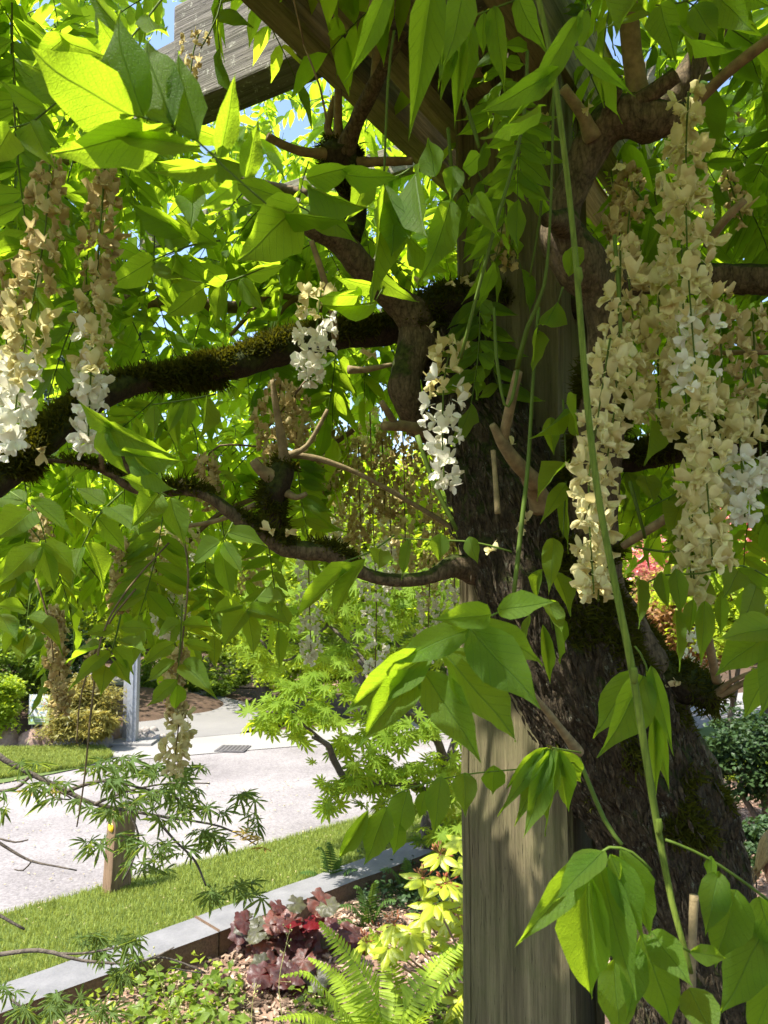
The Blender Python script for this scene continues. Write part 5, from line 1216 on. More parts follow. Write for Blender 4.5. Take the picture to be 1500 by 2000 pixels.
# ------------------------------------------------------------------ maples
def palmate(lobes, half_deg, sinus, teeth, seed, wid=1.0, droop=.25):
    """Palmate leaf with radius about 1; petiole attached at the origin."""
    r = random.Random(seed); out = []
    angs = [math.radians(-half_deg + 2 * half_deg * i / (lobes - 1)) for i in range(lobes)]
    step = angs[1] - angs[0]
    for i, a in enumerate(angs):
        L = (0.52 + 0.48 * math.cos(a * 0.75)) * r.uniform(.92, 1.06)
        hwid = step * 0.5
        out.append((a - hwid, sinus * L * 1.05))
        for s, seqr in ((-1, [(.45, .50), (.62, .42), (.60, .55), (.80, .26), (.76, .36)] if teeth else [(.55, .5), (.8, .28)]), (1, None)):
            if s == -1:
                for rr, f in (seqr if teeth else seqr): out.append((a + s * hwid * f * wid * 1.3, rr * L))
        out.append((a, L))
        for rr, f in ([(.76, .36), (.80, .26), (.60, .55), (.62, .42), (.45, .50)] if teeth else [(.8, .28), (.55, .5)]):
            out.append((a + hwid * f * wid * 1.3, rr * L))
    out.append((angs[-1] + step * .5, sinus * .5))
    V = [(0, 0, 0)]; U = [(.5, 0)]
    for a, rr in out:
        z = -droop * rr * rr + 0.05 * math.cos(a / step * 2 * PI) * rr
        V.append((math.sin(a) * rr, math.cos(a) * rr, z)); U.append((.5 + .49 * math.sin(a) * rr, rr))
    V = np.array(V); Fc = np.array([(0, i + 1, i) for i in range(1, len(V) - 1)])
    # petiole
    n0 = len(V); V = np.concatenate([V, [(-.012, 0, 0), (.012, 0, 0), (0, -.7, .12)]]); Fc = np.concatenate([Fc, [(n0, n0 + 1, n0 + 2)]])
    U = np.concatenate([np.array(U), np.zeros((3, 2))])
    return V, Fc, U
MAPLE = [palmate(9, 128, .42, True, i) for i in range(5)]
LACE = [palmate(7, 120, .16, True, 40 + i, wid=.58, droop=.5) for i in range(5)]
M_MAPLE = leaf_mat('maple_leaf', (0.095, 0.175, 0.022), (0.54, 0.78, 0.035), 0.5, var=.4, veins=False, gloss=.55, spec=.12)
M_LACE = leaf_mat('laceleaf', (0.055, 0.105, 0.035), (0.26, 0.40, 0.05), 0.42, var=.5, veins=False, gloss=.6, spec=.12)
M_LACEY = leaf_mat('yellow_laceleaf', (0.42, 0.34, 0.08), (0.55, 0.40, 0.08), 0.4, var=.3, veins=False)
MR = random.Random(21)
def leafy(root, name, T_, mat, clusters, size, nobj, zfun, facing=.6, upw=.9):
    ME = [raw_mesh(name, a, b, mat, None, c_) for a, b, c_ in T_]
    allm = []
    for px, py, rx, ry, n in clusters:
        for i in range(n):
            a, b = MR.gauss(0, .5) * rx, MR.gauss(0, .5) * ry
            z = zfun(px, py) + MR.uniform(-.35, .35)
            p_ = P(px + a, py + b, z)
            cd = (EYE - p_).normalized()
            nrm = (Vector((0, 0, 1)) * upw + cd * facing + Vector((MR.gauss(0, .45), MR.gauss(0, .45), MR.gauss(0, .3)))).normalized()
            y = Vector((MR.gauss(0, 1), MR.gauss(0, 1) - .5, -.5)) + _R * (a / max(rx, 1)) * 1.2
            x_, y_, z_ = frame(y, nrm); z_ = x_.cross(y_)
            if z_.dot(nrm) < 0: x_, z_ = -x_, -z_
            # leaf plane spanned by y (projected) and x
            y2 = (y - nrm * y.dot(nrm)).normalized(); x2 = y2.cross(nrm)
            s = size * MR.uniform(.65, 1.15)
            M = Matrix((x2 * s, y2 * s, nrm * s)).transposed().to_4x4(); M.translation = p_
            allm.append((M, z))
    allm.sort(key=lambda q: q[1])
    for M, z in allm[:nobj]: link(name, ME[MR.randrange(len(ME))], root, M)
    rest = allm[nobj:]
    if rest:
        J = Join()
        for M, z in rest:
            tv, tf, tu = T_[MR.randrange(len(T_))]; A = np.array([list(r) for r in M]); J.add(tv @ A[:3, :3].T + A[:3, 3], tf, 0, tu)
        tag(link('foliage', J.mesh('foliage', [mat]), root), kind='stuff')
mb = G(836, 1690, BED_Z)
maple = empty('maple_tree', mb, 'young green maple with deeply cut leaves left of the timber post', 'maple')
mz = pxy(mb)[2]
J = Join()
for c_ in [[(838, 1700, 0, 24), (842, 1620, 0, 22), (858, 1560, 0, 19), (872, 1500, -.1, 13)], [(872, 1505, -.1, 10), (850, 1440, -.3, 8), (800, 1395, -.5, 6), (760, 1360, -.7, 4), (700, 1290, -.9, 3)], [(872, 1500, -.1, 9), (890, 1440, 0, 7), (905, 1380, .1, 5), (880, 1250, .2, 4)],
           [(858, 1560, 0, 10), (790, 1530, -.4, 7), (690, 1530, -.7, 7), (655, 1490, -.8, 7), (640, 1455, -.9, 6), (610, 1440, -1.0, 3)], [(800, 1395, -.5, 5), (720, 1300, -.2, 4), (640, 1220, 0, 3), (560, 1180, .2, 2.5)], [(850, 1440, -.2, 6), (800, 1300, .2, 4), (720, 1170, .4, 3)],
           [(640, 1455, -.9, 4), (570, 1400, -1.1, 3), (520, 1390, -1.1, 2)], [(640, 1220, 0, 3), (560, 1290, -.3, 2.5), (500, 1240, -.3, 2)]]:
    V_, F_, U_ = tube_arrays([(P(a, b, mz + dz), r * (mz + dz) / F) for a, b, dz, r in c_], seg=8, step=.06, rough=.08, freq=10)
    J.add(V_, F_, 0, U_)
link('trunk', J.mesh('trunk', [TRUNK]), maple)
mc = [(505, 1405, 40, 20, 8), (545, 1390, 50, 26, 12), (585, 1345, 60, 30, 14), (620, 1400, 60, 26, 14), (560, 1430, 40, 20, 6), (660, 1350, 60, 30, 14), (600, 1290, 80, 30, 16), (500, 1270, 60, 40, 18), (470, 1210, 60, 40, 16), (560, 1210, 90, 40, 26),
      (660, 1180, 90, 50, 26), (760, 1190, 90, 50, 26), (850, 1180, 80, 50, 24), (700, 1260, 90, 50, 20), (780, 1280, 80, 50, 18), (880, 1280, 60, 60, 14), (740, 1400, 70, 40, 16), (820, 1420, 70, 40, 16), (700, 1450, 60, 30, 10), (660, 1540, 40, 18, 10), (720, 1525, 60, 24, 16), (790, 1520, 60, 26, 16),
      (850, 1500, 60, 34, 16), (890, 1540, 50, 30, 12), (760, 1570, 60, 20, 10), (900, 1600, 40, 30, 14), (860, 1640, 50, 26, 14), (740, 1480, 60, 26, 10), (640, 1570, 30, 12, 4), (520, 1150, 70, 40, 16), (640, 1120, 120, 30, 20), (800, 1120, 120, 30, 20), (905, 1440, 30, 60, 10)]
mc = [(a, b, c_, d, int(e * 1.7)) for a, b, c_, d, e in mc]
leafy(maple, 'leaf', MAPLE, M_MAPLE, mc, .135, 290, lambda a, b: mz - .55 + .9 * (a < 640) * -0.4 + (.6 if b < 1300 else 0))
YL = [raw_mesh('leaf', a, b, G1, None, c_) for a, b, c_ in MAPLE]
for a, b in [(605, 1430), (590, 1440), (612, 1490), (630, 1420)]:
    M = Matrix.Rotation(MR.uniform(0, 6), 4, 'Z') @ Matrix.Rotation(.7, 4, 'X') @ Matrix.Scale(.08, 4); M.translation = P(a, b, mz - 1.2); tag(link('leaf', YL[0], maple, M), 'yellow green young leaf')
# laceleaf maple reaching in from the left
lz = 2.7
lace = empty('laceleaf_maple', P(-420, 1800, 2.9) * 1.0, 'low laceleaf maple reaching in from the left with finely cut leaves', 'maple')
lace.location.z = terrain(lace.location.x, lace.location.y)
lb = lace.location
J = Join()
V0 = [(Vector((lb.x, lb.y, lb.z - .1)), .045), (Vector((lb.x + .1, lb.y - .05, lb.z + .4)), .035), (P(-200, 1500, lz), .02), (P(-60, 1450, lz), .012), (P(10, 1485, lz), .010), (P(62, 1512, lz), .009), (P(130, 1545, lz), .009), (P(185, 1570, lz), .007), (P(300, 1592, lz), .005), (P(430, 1614, lz), .0035), (P(500, 1650, lz), .002)]
J.add(*tube_arrays(V0, seg=8, step=.05, rough=.06, freq=20)[:2])
V0b = [(Vector((lb.x + .1, lb.y - .05, lb.z + .35)), .03), (P(-200, 1840, lz - .1), .018), (P(-60, 1868, lz - .15), .008), (P(75, 1856, lz - .15), .007), (P(160, 1876, lz - .15), .005), (P(270, 1880, lz - .15), .0035), (P(340, 1850, lz - .15), .002)]
J.add(*tube_arrays(V0b, seg=7, step=.05)[:2])
for c_ in [[(130, 1545, 4), (200, 1525, 3), (280, 1540, 2), (350, 1560, 1.5)], [(62, 1512, 3), (30, 1540, 3), (-10, 1545, 2)], [(185, 1570, 3), (250, 1545, 2), (330, 1530, 1.5), (410, 1530, 1.2)], [(300, 1592, 3), (340, 1640, 2), (380, 1680, 2), (402, 1730, 1.6)], [(250, 1585, 2), (270, 1630, 2), (260, 1680, 1.5), (240, 1720, 1.2)],
           [(-40, 1620, 3), (20, 1660, 2.5), (62, 1682, 2), (110, 1692, 1.5), (150, 1700, 1.2)], [(0, 1638, 1.8), (30, 1645, 1.5), (55, 1640, 1.2)], [(62, 1682, 1.5), (45, 1700, 1.4), (28, 1698, 1)], [(-30, 1770, 3), (20, 1800, 2.5), (48, 1815, 2)], [(100, 1540, 2), (140, 1560, 1.5), (100, 1560, 1)], [(270, 1880, 2), (320, 1870, 1.6), (400, 1900, 1.4), (330, 1890, 1)], [(110, 1862, 2.2), (160, 1862, 2), (230, 1850, 1.6), (270, 1838, 1.2)], [(20, 1950, 2), (60, 1990, 2), (40, 2040, 2)]]:
    J.add(*tube_arrays([(P(a, b, lz - .05), r * 1.15 * lz / F) for a, b, r in c_], seg=5, step=.03)[:2])
link('trunk', J.mesh('trunk', [TRUNK]), lace)
lc = [(60, 1490, 26, 9, 6), (100, 1530, 30, 12, 8), (60, 1540, 26, 10, 5), (130, 1560, 36, 8, 5), (195, 1495, 34, 10, 7), (240, 1480, 34, 10, 8), (290, 1500, 40, 14, 12), (230, 1525, 40, 14, 10), (330, 1525, 40, 16, 12), (280, 1550, 44, 12, 12), (370, 1545, 34, 14, 9), (390, 1500, 26, 12, 6), (240, 1570, 34, 10, 8), (200, 1580, 24, 10, 6), (350, 1570, 40, 10, 8),
      (410, 1580, 30, 12, 6), (465, 1550, 22, 10, 5), (490, 1590, 14, 22, 5), (500, 1615, 10, 14, 3), (330, 1600, 40, 12, 6), (230, 1640, 34, 14, 8), (180, 1650, 22, 12, 5), (290, 1650, 36, 12, 8), (350, 1660, 30, 12, 6), (430, 1640, 30, 12, 8), (400, 1630, 24, 10, 6), (270, 1690, 30, 14, 6), (320, 1700, 28, 12, 5), (460, 1730, 26, 10, 6), (490, 1745, 18, 8, 4), (420, 1750, 20, 14, 4),
      (180, 1832, 30, 10, 9), (240, 1838, 30, 12, 9), (210, 1860, 26, 10, 6), (260, 1870, 24, 12, 6), (230, 1905, 26, 20, 8), (120, 1960, 40, 20, 10), (60, 1975, 40, 16, 8), (190, 1975, 40, 16, 9), (10, 1935, 24, 14, 5), (0, 1560, 18, 30, 6), (-10, 1840, 14, 20, 4)]
leafy(lace, 'leaf', LACE, M_LACE, lc, .068, 290, lambda a, b: lz - .05 + (0 if b < 1780 else -.1), facing=.25, upw=1.0)
LY = [raw_mesh('leaf', a, b, M_LACEY, None, c_) for a, b, c_ in LACE]
for a, b in [(490, 1632), (505, 1640), (478, 1628), (60, 1545), (110, 1548), (515, 1655)]:
    M = Matrix.Rotation(MR.uniform(0, 6), 4, 'Z') @ Matrix.Rotation(.5, 4, 'X') @ Matrix.Scale(.055, 4); M.translation = P(a, b, lz - .08); tag(link('leaf', LY[MR.randrange(5)], lace, M), 'yellow turning leaf')

# ------------------------------------------------------------------ planting bed
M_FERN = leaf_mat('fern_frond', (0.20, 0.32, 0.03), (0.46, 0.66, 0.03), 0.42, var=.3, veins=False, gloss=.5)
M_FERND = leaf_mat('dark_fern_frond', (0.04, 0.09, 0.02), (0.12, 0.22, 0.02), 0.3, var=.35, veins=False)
def frond_arrays(path, L, wmax, n=34, seed=0):
    r = random.Random(seed); J = Join()
    J.add(*tube_arrays([(p_, .0028 * (1 - .7 * i / (len(path) - 1))) for i, p_ in enumerate(path)], seg=4, step=.03, cap=False)[:2], m=0)
    cp = crom([(p_, 0) for p_ in path], .01)
    for i in range(n):
        t = .06 + .93 * i / n; q = t * (len(cp) - 1); k = min(int(q), len(cp) - 2); p_ = cp[k][0].lerp(cp[k + 1][0], q - k); d = (cp[k + 1][0] - cp[k][0]).normalized()
        w_ = wmax * (min(1, t * 5 + .35)) * (1 - t ** 1.6) + .004
        nrm = Vector((0, 0, 1)) - d * d.z
        if nrm.length < .2: nrm = (EYE - p_) - d * (EYE - p_).dot(d)
        nrm.normalize(); nrm = (nrm + (EYE - p_).normalized() * .35).normalized(); sd = d.cross(nrm).normalized()
        for s in (-1, 1):
            a = (sd * s + d * r.uniform(.18, .32) - nrm * r.uniform(0, .18)).normalized(); hw = L / n * .46
            pts = [(0, .25), (.08, 1.0), (.3, .92), (.55, .75), (.8, .45), (1, .02)]
            V_ = []
            for tt, ww in pts:
                c_ = p_ + a * (w_ * tt) - nrm * (w_ * .22 * tt * tt)
                for u in (-1, 0, 1): V_.append(tuple(c_ + d * (u * ww * hw * (1.15 if u > 0 and tt < .1 else 1)) + nrm * (abs(u) * hw * .25)))
            J.add(np.array(V_), np.array(grid_tris(6, 3)), 0)
    return J
def fern(base, fronds, mat, label, group=None):
    root = empty('fern', base, label, 'fern', group)
    for i, (pts, wpx) in enumerate(fronds):
        path = [P(*q) for q in pts]; L = sum((path[j + 1] - path[j]).length for j in range(len(path) - 1)); z = pts[0][2]
        J = frond_arrays(path, L, wpx * 1.22 / F * z, n=int(max(14, L / .021)), seed=i)
        link('frond', J.mesh('frond', [mat]), root)
    return root
fb = G(735, 2100, BED_Z)
Z = pxy(fb)[2]
fern(fb, [([(735, 2095, Z), (745, 1990, Z - .15), (700, 1890, Z - .1), (622, 1798, Z)], 72), ([(735, 2095, Z), (700, 2010, Z - .2), (640, 1940, Z - .3), (600, 1902, Z - .35), (545, 1908, Z - .35)], 42), ([(735, 2095, Z), (680, 2020, Z - .3), (610, 1985, Z - .4), (530, 1992, Z - .5)], 40),
          ([(740, 2095, Z), (790, 1980, Z - .1), (850, 1890, Z + .05), (915, 1830, Z + .2)], 66), ([(740, 2095, Z), (800, 2010, Z - .3), (860, 1930, Z - .4), (950, 1870, Z - .4)], 54), ([(735, 2095, Z), (770, 1970, Z + .2), (760, 1880, Z + .35), (720, 1810, Z + .4)], 48),
          ([(735, 2095, Z), (640, 2040, Z - .4), (560, 2040, Z - .6)], 44), ([(745, 2095, Z), (850, 2040, Z - .4), (940, 1990, Z - .6)], 54), ([(735, 2095, Z), (690, 1960, Z + .2), (650, 1900, Z + .3), (600, 1870, Z + .35)], 40)], M_FERN, 'large bright sword fern at the foot of the frame left of the post')
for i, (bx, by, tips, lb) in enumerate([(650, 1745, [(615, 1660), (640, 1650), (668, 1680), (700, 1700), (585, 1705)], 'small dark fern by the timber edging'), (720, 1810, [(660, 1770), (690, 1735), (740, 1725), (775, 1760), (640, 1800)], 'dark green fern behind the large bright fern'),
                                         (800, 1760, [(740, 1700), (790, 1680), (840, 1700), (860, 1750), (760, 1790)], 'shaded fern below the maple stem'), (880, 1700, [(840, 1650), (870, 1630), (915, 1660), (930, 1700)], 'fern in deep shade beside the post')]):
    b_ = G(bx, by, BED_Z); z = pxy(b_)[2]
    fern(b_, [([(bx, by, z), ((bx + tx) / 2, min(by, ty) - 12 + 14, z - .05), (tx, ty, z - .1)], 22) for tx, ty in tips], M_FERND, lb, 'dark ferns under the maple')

# dark red coral bells
def round_leaf(seed):
    r = random.Random(seed); V = [(0, 0, 0)]; U = [(.5, .5)]; n = 42
    for i in range(n + 1):
        a = -2.9 + 5.8 * i / n; rr = 1 + .07 * math.cos(a * 6) + .04 * math.cos(a * 19) ; rr *= .9 + .1 * math.cos(a)
        V.append((math.sin(a) * rr * .55, math.cos(a) * rr * .55, .03 * math.cos(a * 6 + 3))); U.append((.5, .5))
    for i in range(n + 1):
        a = -2.9 + 5.8 * i / n; rr = 1 + .09 * math.cos(a * 6) + .05 * math.cos(a * 19)
        V.append((math.sin(a) * rr, math.cos(a) * rr, .10 * math.cos(a * 6) - .12)); U.append((0, 0))
    m = n + 1
    Fc = [(0, i + 2, i + 1) for i in range(n)] + [(1 + i, 2 + i, 1 + m + i) for i in range(n)] + [(2 + i, 2 + m + i, 1 + m + i) for i in range(n)]
    return np.array(V), np.array(Fc), None
HL = [round_leaf(i) for i in range(4)]
M_H = [leaf_mat('plum_leaf', (0.050, 0.020, 0.020), (0.30, 0.03, 0.03), .25, var=.5, veins=False, gloss=.4, spec=.35, under=(.12, .012, .016), patch=(.085, .05, .045)),
       leaf_mat('bronze_leaf', (0.085, 0.035, 0.028), (0.35, 0.08, 0.04), .25, var=.5, veins=False, gloss=.4, spec=.35, under=(.14, .012, .016), patch=(.10, .062, .048)),
       leaf_mat('silver_green_leaf', (0.05, 0.06, 0.032), (0.25, 0.22, 0.08), .25, var=.4, veins=False, gloss=.35, under=(.28, .03, .03), patch=(.07, .07, .05)),
       leaf_mat('red_leaf', (0.085, 0.006, 0.009), (0.12, 0.006, 0.008), .35, var=.3, veins=False, gloss=.35)]
HME = [[raw_mesh('leaf', a, b, m_) for a, b, _ in HL] for m_ in M_H]
hb = G(570, 1900, BED_Z)
hr = random.Random(9)
def coral(bx, by, label, lst):
    b_ = G(bx, by, BED_Z); root = empty('coral_bells', b_, label, 'coral bells', 'dark leaved coral bells in the bed'); z0 = pxy(b_)[2]
    for (px, py, k) in lst:
        z = z0 - (by - py) * .0018 + hr.uniform(-.1, .1); p_ = P(px, py, z); s = hr.uniform(.06, .10)
        nrm = (Vector((0, 0, .8)) + (EYE - p_).normalized() * (.8 if k != 3 else .2) + Vector((hr.gauss(0, .35), hr.gauss(0, .35), 0))).normalized()
        y = Vector((px - bx, 0, -40)).normalized() + Vector((hr.gauss(0, .3), hr.gauss(0, .3), 0)); y2 = (y - nrm * y.dot(nrm)).normalized(); x2 = y2.cross(nrm)
        M = Matrix((x2 * s, y2 * s, nrm * s)).transposed().to_4x4(); M.translation = p_
        lf_ = link('leaf', HME[k][hr.randrange(4)], root, M)
        st = tube_arrays([(p_, .002), (p_.lerp(b_, .5) + Vector((0, 0, .04)), .0022), (b_, .0025)], seg=4, step=.06, cap=False)
        link('stalk', raw_mesh('stalk', st[0], st[1], M_H[3]), root)
def ring(cx, cy, rx, ry, n, ks):
    return [(cx + hr.gauss(0, .5) * rx, cy + hr.gauss(0, .5) * ry, hr.choice(ks)) for _ in range(n)]
coral(560, 1860, 'tall dark red coral bells with glossy leaves against the timber edging', [(542, 1768, 0), (578, 1765, 2), (625, 1762, 1), (640, 1770, 2), (532, 1790, 1), (570, 1800, 3), (600, 1805, 3), (612, 1800, 3), (480, 1802, 2), (545, 1805, 1), (520, 1845, 3), (590, 1832, 1), (635, 1835, 2), (610, 1850, 1), (560, 1850, 0)] + ring(570, 1850, 90, 60, 90, [0, 0, 0, 1, 1, 2]))
coral(600, 1930, 'low dark plum coral bells between the wood chips and the bright fern', ring(560, 1925, 80, 40, 50, [0, 0, 0, 0, 1]) + [(510, 1880, 2), (620, 1910, 2)])
coral(430, 1935, 'small blackish coral bells among the wood chips', [(436, 1915, 0), (425, 1925, 0), (445, 1960, 0), (470, 1950, 0), (415, 1945, 0)])
coral(450, 1850, 'flat leaf cluster of coral bells lying against the timber edging', [(420, 1845, 0), (450, 1848, 0), (385, 1850, 2), (400, 1860, 0)])

# yellow green rhododendron with spent flower heads
M_RH = leaf_mat('rhododendron_leaf', (0.28, 0.36, 0.030), (0.50, 0.60, 0.03), .35, var=.3, veins=False, gloss=.38, spec=.5)
M_SPENT = petal_mat('spent_flower', (0.30, 0.07, 0.03), (0.60, 0.30, 0.14))
def ell_leaf(seed):
    r = random.Random(seed); V = []; ts = [0, .08, .2, .4, .6, .8, .93, 1]
    for t in ts:
        h = .21 * math.sin(PI * min(1, max(0, t) ** .85)) + (.01)
        for u in (-1, -.5, 0, .5, 1): V.append((u * h, t, -.10 * u * u * 1.2 * abs(h) * 3 - .18 * t * t + (0.02 if u == 0 else 0)))
    return np.array(V), np.array(grid_tris(len(ts), 5)), np.array([(.5 + .5 * u * .5, t) for t in ts for u in (-1, -.5, 0, .5, 1)])
RL = [ell_leaf(i) for i in range(3)]
RME = [raw_mesh('leaf', a, b, M_RH, None, c_) for a, b, c_ in RL]
rb = G(960, 1990, BED_Z); rz_ = pxy(rb)[2]
rho = empty('rhododendron', rb, 'yellow green rhododendron with rusty spent flower heads left of the post', 'rhododendron')
wh = [(905, 1640, 9), (860, 1668, 7), (912, 1690, 9), (825, 1715, 10), (870, 1725, 9), (905, 1745, 10), (850, 1765, 10), (885, 1790, 10), (830, 1790, 7), (920, 1810, 9), (770, 1805, 11), (740, 1822, 10), (800, 1822, 9), (715, 1840, 8), (760, 1850, 8), (880, 1850, 8), (915, 1880, 8), (920, 1930, 8), (860, 1890, 6), (895, 1990, 7), (925, 1780, 8), (930, 1850, 8), (900, 1955, 7), (845, 1830, 7)]
J = Join(); JS = Join()
for i, (px, py, n) in enumerate(wh):
    z = rz_ - .15 + hr.uniform(-.2, .25); c_ = P(px, py, z)
    J.add(*tube_arrays([(c_, .004), (c_.lerp(rb, .3) + Vector((.02, .0, -.03)), .006), (rb, .014)], seg=5, step=.08)[:2])
    n += 2
    for k in range(n):
        a = 2 * PI * k / n + hr.uniform(-.2, .2); d = (Vector((math.cos(a), math.sin(a), hr.uniform(-.75, .15)))).normalized()
        nrm = Vector((0, 0, 1)) + d * .25 + (EYE - c_).normalized() * .5; x_, y_, z_ = frame(d, nrm); s = hr.uniform(.095, .15)
        M = Matrix((x_ * s, y_ * s, z_ * s)).transposed().to_4x4(); M.translation = c_ + d * .012
        link('leaf', RME[hr.randrange(3)], rho, M)
    if i in (1, 3, 4, 10, 11, 13, 7):
        JS = Join()
        for k in range(16):
            d = Vector((hr.gauss(0, 1), hr.gauss(0, 1), hr.gauss(.8, .6))).normalized() * hr.uniform(.03, .055); q = c_ + d
            JS.add(*tube_arrays([(c_, .0012), (q, .001), (q + d * .35, .006), (q + d * .6, .002)], seg=4, step=.02, smooth=False)[:2])
        tag(link('spent_flower', JS.mesh('spent_flower', [M_SPENT]), rho), kind='stuff')
link('stem', J.mesh('stem', [plain_mat('pink_stem', (.36, .22, .16), .7)]), rho)


# ground cover and thin stems at the bottom
def cover(name, label, px0, px1, py0, py1, n, size, mat, tpl, hmax=.12, cat='ground cover'):
    q = [];
    for _ in range(n):
        v = G(hr.uniform(px0, px1), hr.uniform(py0, py1), BED_Z); q.append((v.x, v.y, v.z + .02 + hr.random() * hmax))
    o = link(name, crown_mesh(name, np.array(q), size, tpl, mat, np.random.default_rng(5), .7)); tag(o, label, cat, kind='stuff')
cover('undergrowth', 'low leafy green ground cover at the bottom edge of the bed', 250, 470, 1925, 2080, 420, .075, G2, SM, .16)
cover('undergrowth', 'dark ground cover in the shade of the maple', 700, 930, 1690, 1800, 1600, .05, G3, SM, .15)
cover('undergrowth', 'mixed green seedlings scattered through the chips', 60, 430, 1880, 2060, 260, .055, G1, SM)
cover('undergrowth', 'green ground cover below the bright fern', 560, 960, 1960, 2200, 1400, .06, G2, SM, .12)
M_STRAW = plain_mat('straw_stalk', (.34, .33, .12), .7)
for i, (pts, lb) in enumerate([([(355, 2040), (330, 1970), (305, 1890), (292, 1862)], 'pale seed stalk leaning left over the timber edging'), ([(560, 2040), (545, 1930), (558, 1850), (566, 1818)], 'thin seed stalk rising through the dark red leaves'), ([(495, 2040), (492, 1975), (500, 1920)], 'short green stalk beside the dark red leaves'), ([(372, 2040), (350, 1975), (338, 1948)], 'curved stalk in the corner of the bed')]):
    z = pxy(G(pts[0][0], pts[0][1], BED_Z))[2]
    J = Join()
    J.add(*tube_arrays([(P(a, b, z - .1), .0032 - .0006 * k) for k, (a, b) in enumerate(pts)], seg=5, step=.05)[:2])
    for k in range(14):
        t = hr.uniform(.35, 1); j = min(int(t * (len(pts) - 1)), len(pts) - 2); f = t * (len(pts) - 1) - j
        a = pts[j][0] * (1 - f) + pts[j + 1][0] * f; b = pts[j][1] * (1 - f) + pts[j + 1][1] * f; q0 = P(a, b, z - .1); q1 = q0 + Vector((hr.gauss(0, .03), hr.gauss(0, .03), hr.uniform(.0, .04)))
        J.add(*tube_arrays([(q0, .001), (q1, .0008)], seg=3, step=.05, smooth=False)[:2]); V_, F_ = box_arrays(q1, Vector((.003, 0, 0)), Vector((0, .003, 0)), Vector((0, 0, .005))); J.add(V_, F_)
    o = link('seed_stalk', J.mesh('seed_stalk', [M_STRAW])); tag(o, lb, 'grass stalk', 'thin stalks in the bed')

# ------------------------------------------------------------------ bollard, posts, sign
b0 = G(207, 1742, ROAD_Z); b1 = G(248, 1737, ROAD_Z); bz = pxy(b0)[2]
bh = 158 / F * bz
M_BOL = wood_mat('bollard_timber', (0.14, 0.085, 0.05), (0.30, 0.20, 0.125), Vector((0, 0, 1)), green=.1)
bol = empty('bollard', b0, 'short brown timber bollard with a round yellow reflector at the lawn edge', 'bollard')
ang = math.radians(24); bl_n = Vector((-math.cos(ang), -math.sin(ang), 0)); bl_t = Vector((math.sin(ang) , -math.cos(ang), 0))
wl = 38 / F * bz / math.cos(PI / 2 - ang) * .0 + .085
fx = Vector((math.cos(math.radians(28)), math.sin(math.radians(28)), 0)); fy = Vector((-math.sin(math.radians(28)), math.cos(math.radians(28)), 0))
# two visible faces: -fy looks to the camera's right, -fx to its left
fx = Vector((math.cos(math.radians(48)), math.sin(math.radians(48)), 0)); fy = Vector((-math.sin(math.radians(48)), math.cos(math.radians(48)), 0))
hb_ = .085; hx_ = .095; hy_ = .05
cc_ = b0 + Vector((.075, .07, 0)); cc_.z = ROAD_Z + bh / 2 - .05
bevel_box('post', cc_, fx * hx_, fy * hy_, Vector((.02, 0, bh / 2 + .05)), M_BOL, bol, bev=.012, wob=.004, cuts=10)
M_YEL = plain_mat('yellow_reflector', (.85, .50, .02), .3, var=.1)
bm = bmesh.new()
pr = [(0.0, .012), (.010, .012), (.0175, .010), (.026, .006), (.030, 0.0)]
rings = []
for r_, h_ in pr:
    rings.append([bm.verts.new((math.cos(2 * PI * k / 28) * max(r_, .0005), math.sin(2 * PI * k / 28) * max(r_, .0005), h_)) for k in range(28)])
for a, b in zip(rings, rings[1:]):
    for k in range(28): bm.faces.new((a[k], b[k], b[(k + 1) % 28], a[(k + 1) % 28]))
for f in bm.faces: f.smooth = True
me = bpy.data.meshes.new('reflector'); bm.to_mesh(me); bm.free(); me.materials.append(M_YEL)
rc = cc_ - fx * (hx_ + .001) + Vector((0.014, 0, bh / 2 - 24 / F * bz))
Mx = Matrix((fy, Vector((0, 0, 1)), -fx)).transposed().to_4x4(); Mx.translation = rc
ref = link('reflector', me, bol, Mx @ Matrix.Scale(1.25, 4))
link('screw', raw_mesh('screw', *tube_arrays([(Vector((0, 0, .010)), .004), (Vector((0, 0, .015)), .004)], seg=8, smooth=False)[:2], M_IRON), bol, Mx)
tag(bpy.data.objects[ref.name], kind=None)

M_GALV = plain_mat('galvanised_steel', (.36, .37, .39), .5, .5, var=.15, bump=.001)
lp = G(258, 1450, ROAD_Z); lz_ = pxy(lp)[2]
lam = empty('lamp_post', lp, 'grey square metal post standing by the footpath behind the pavement', 'post')
bevel_box('column', lp + Vector((0, 0, .66)), Vector((.075, 0, 0)), Vector((0, .075, 0)), Vector((0, 0, .70)), M_GALV, lam, bev=.01)
bevel_box('rib', lp + Vector((.0, -.081, .66)), Vector((.022, 0, 0)), Vector((0, .010, 0)), Vector((0, 0, .66)), M_GALV, lam, bev=.004)
bevel_box('footing', lp + Vector((.02, -.02, .012)), Vector((.34, 0, 0)), Vector((0, .2, 0)), Vector((0, 0, .02)), M_CONC, lam, bev=.008)
bevel_box('cap', lp + Vector((0, 0, 1.375)), Vector((.095, 0, 0)), Vector((0, .095, 0)), Vector((0, 0, .02)), M_GALV, lam, bev=.008)
mp = lp + Vector((-.20, .35, 0))
mpo = empty('metal_post', mp, 'thinner mottled grey post just behind and left of the square metal post', 'post')
bevel_box('column', mp + Vector((0, 0, .58)), Vector((.055, 0, 0)), Vector((0, .05, 0)), Vector((0, 0, .62)), plain_mat('mottled_steel', (.33, .33, .34), .5, .3, var=.5, sc_=9), mpo, bev=.008)
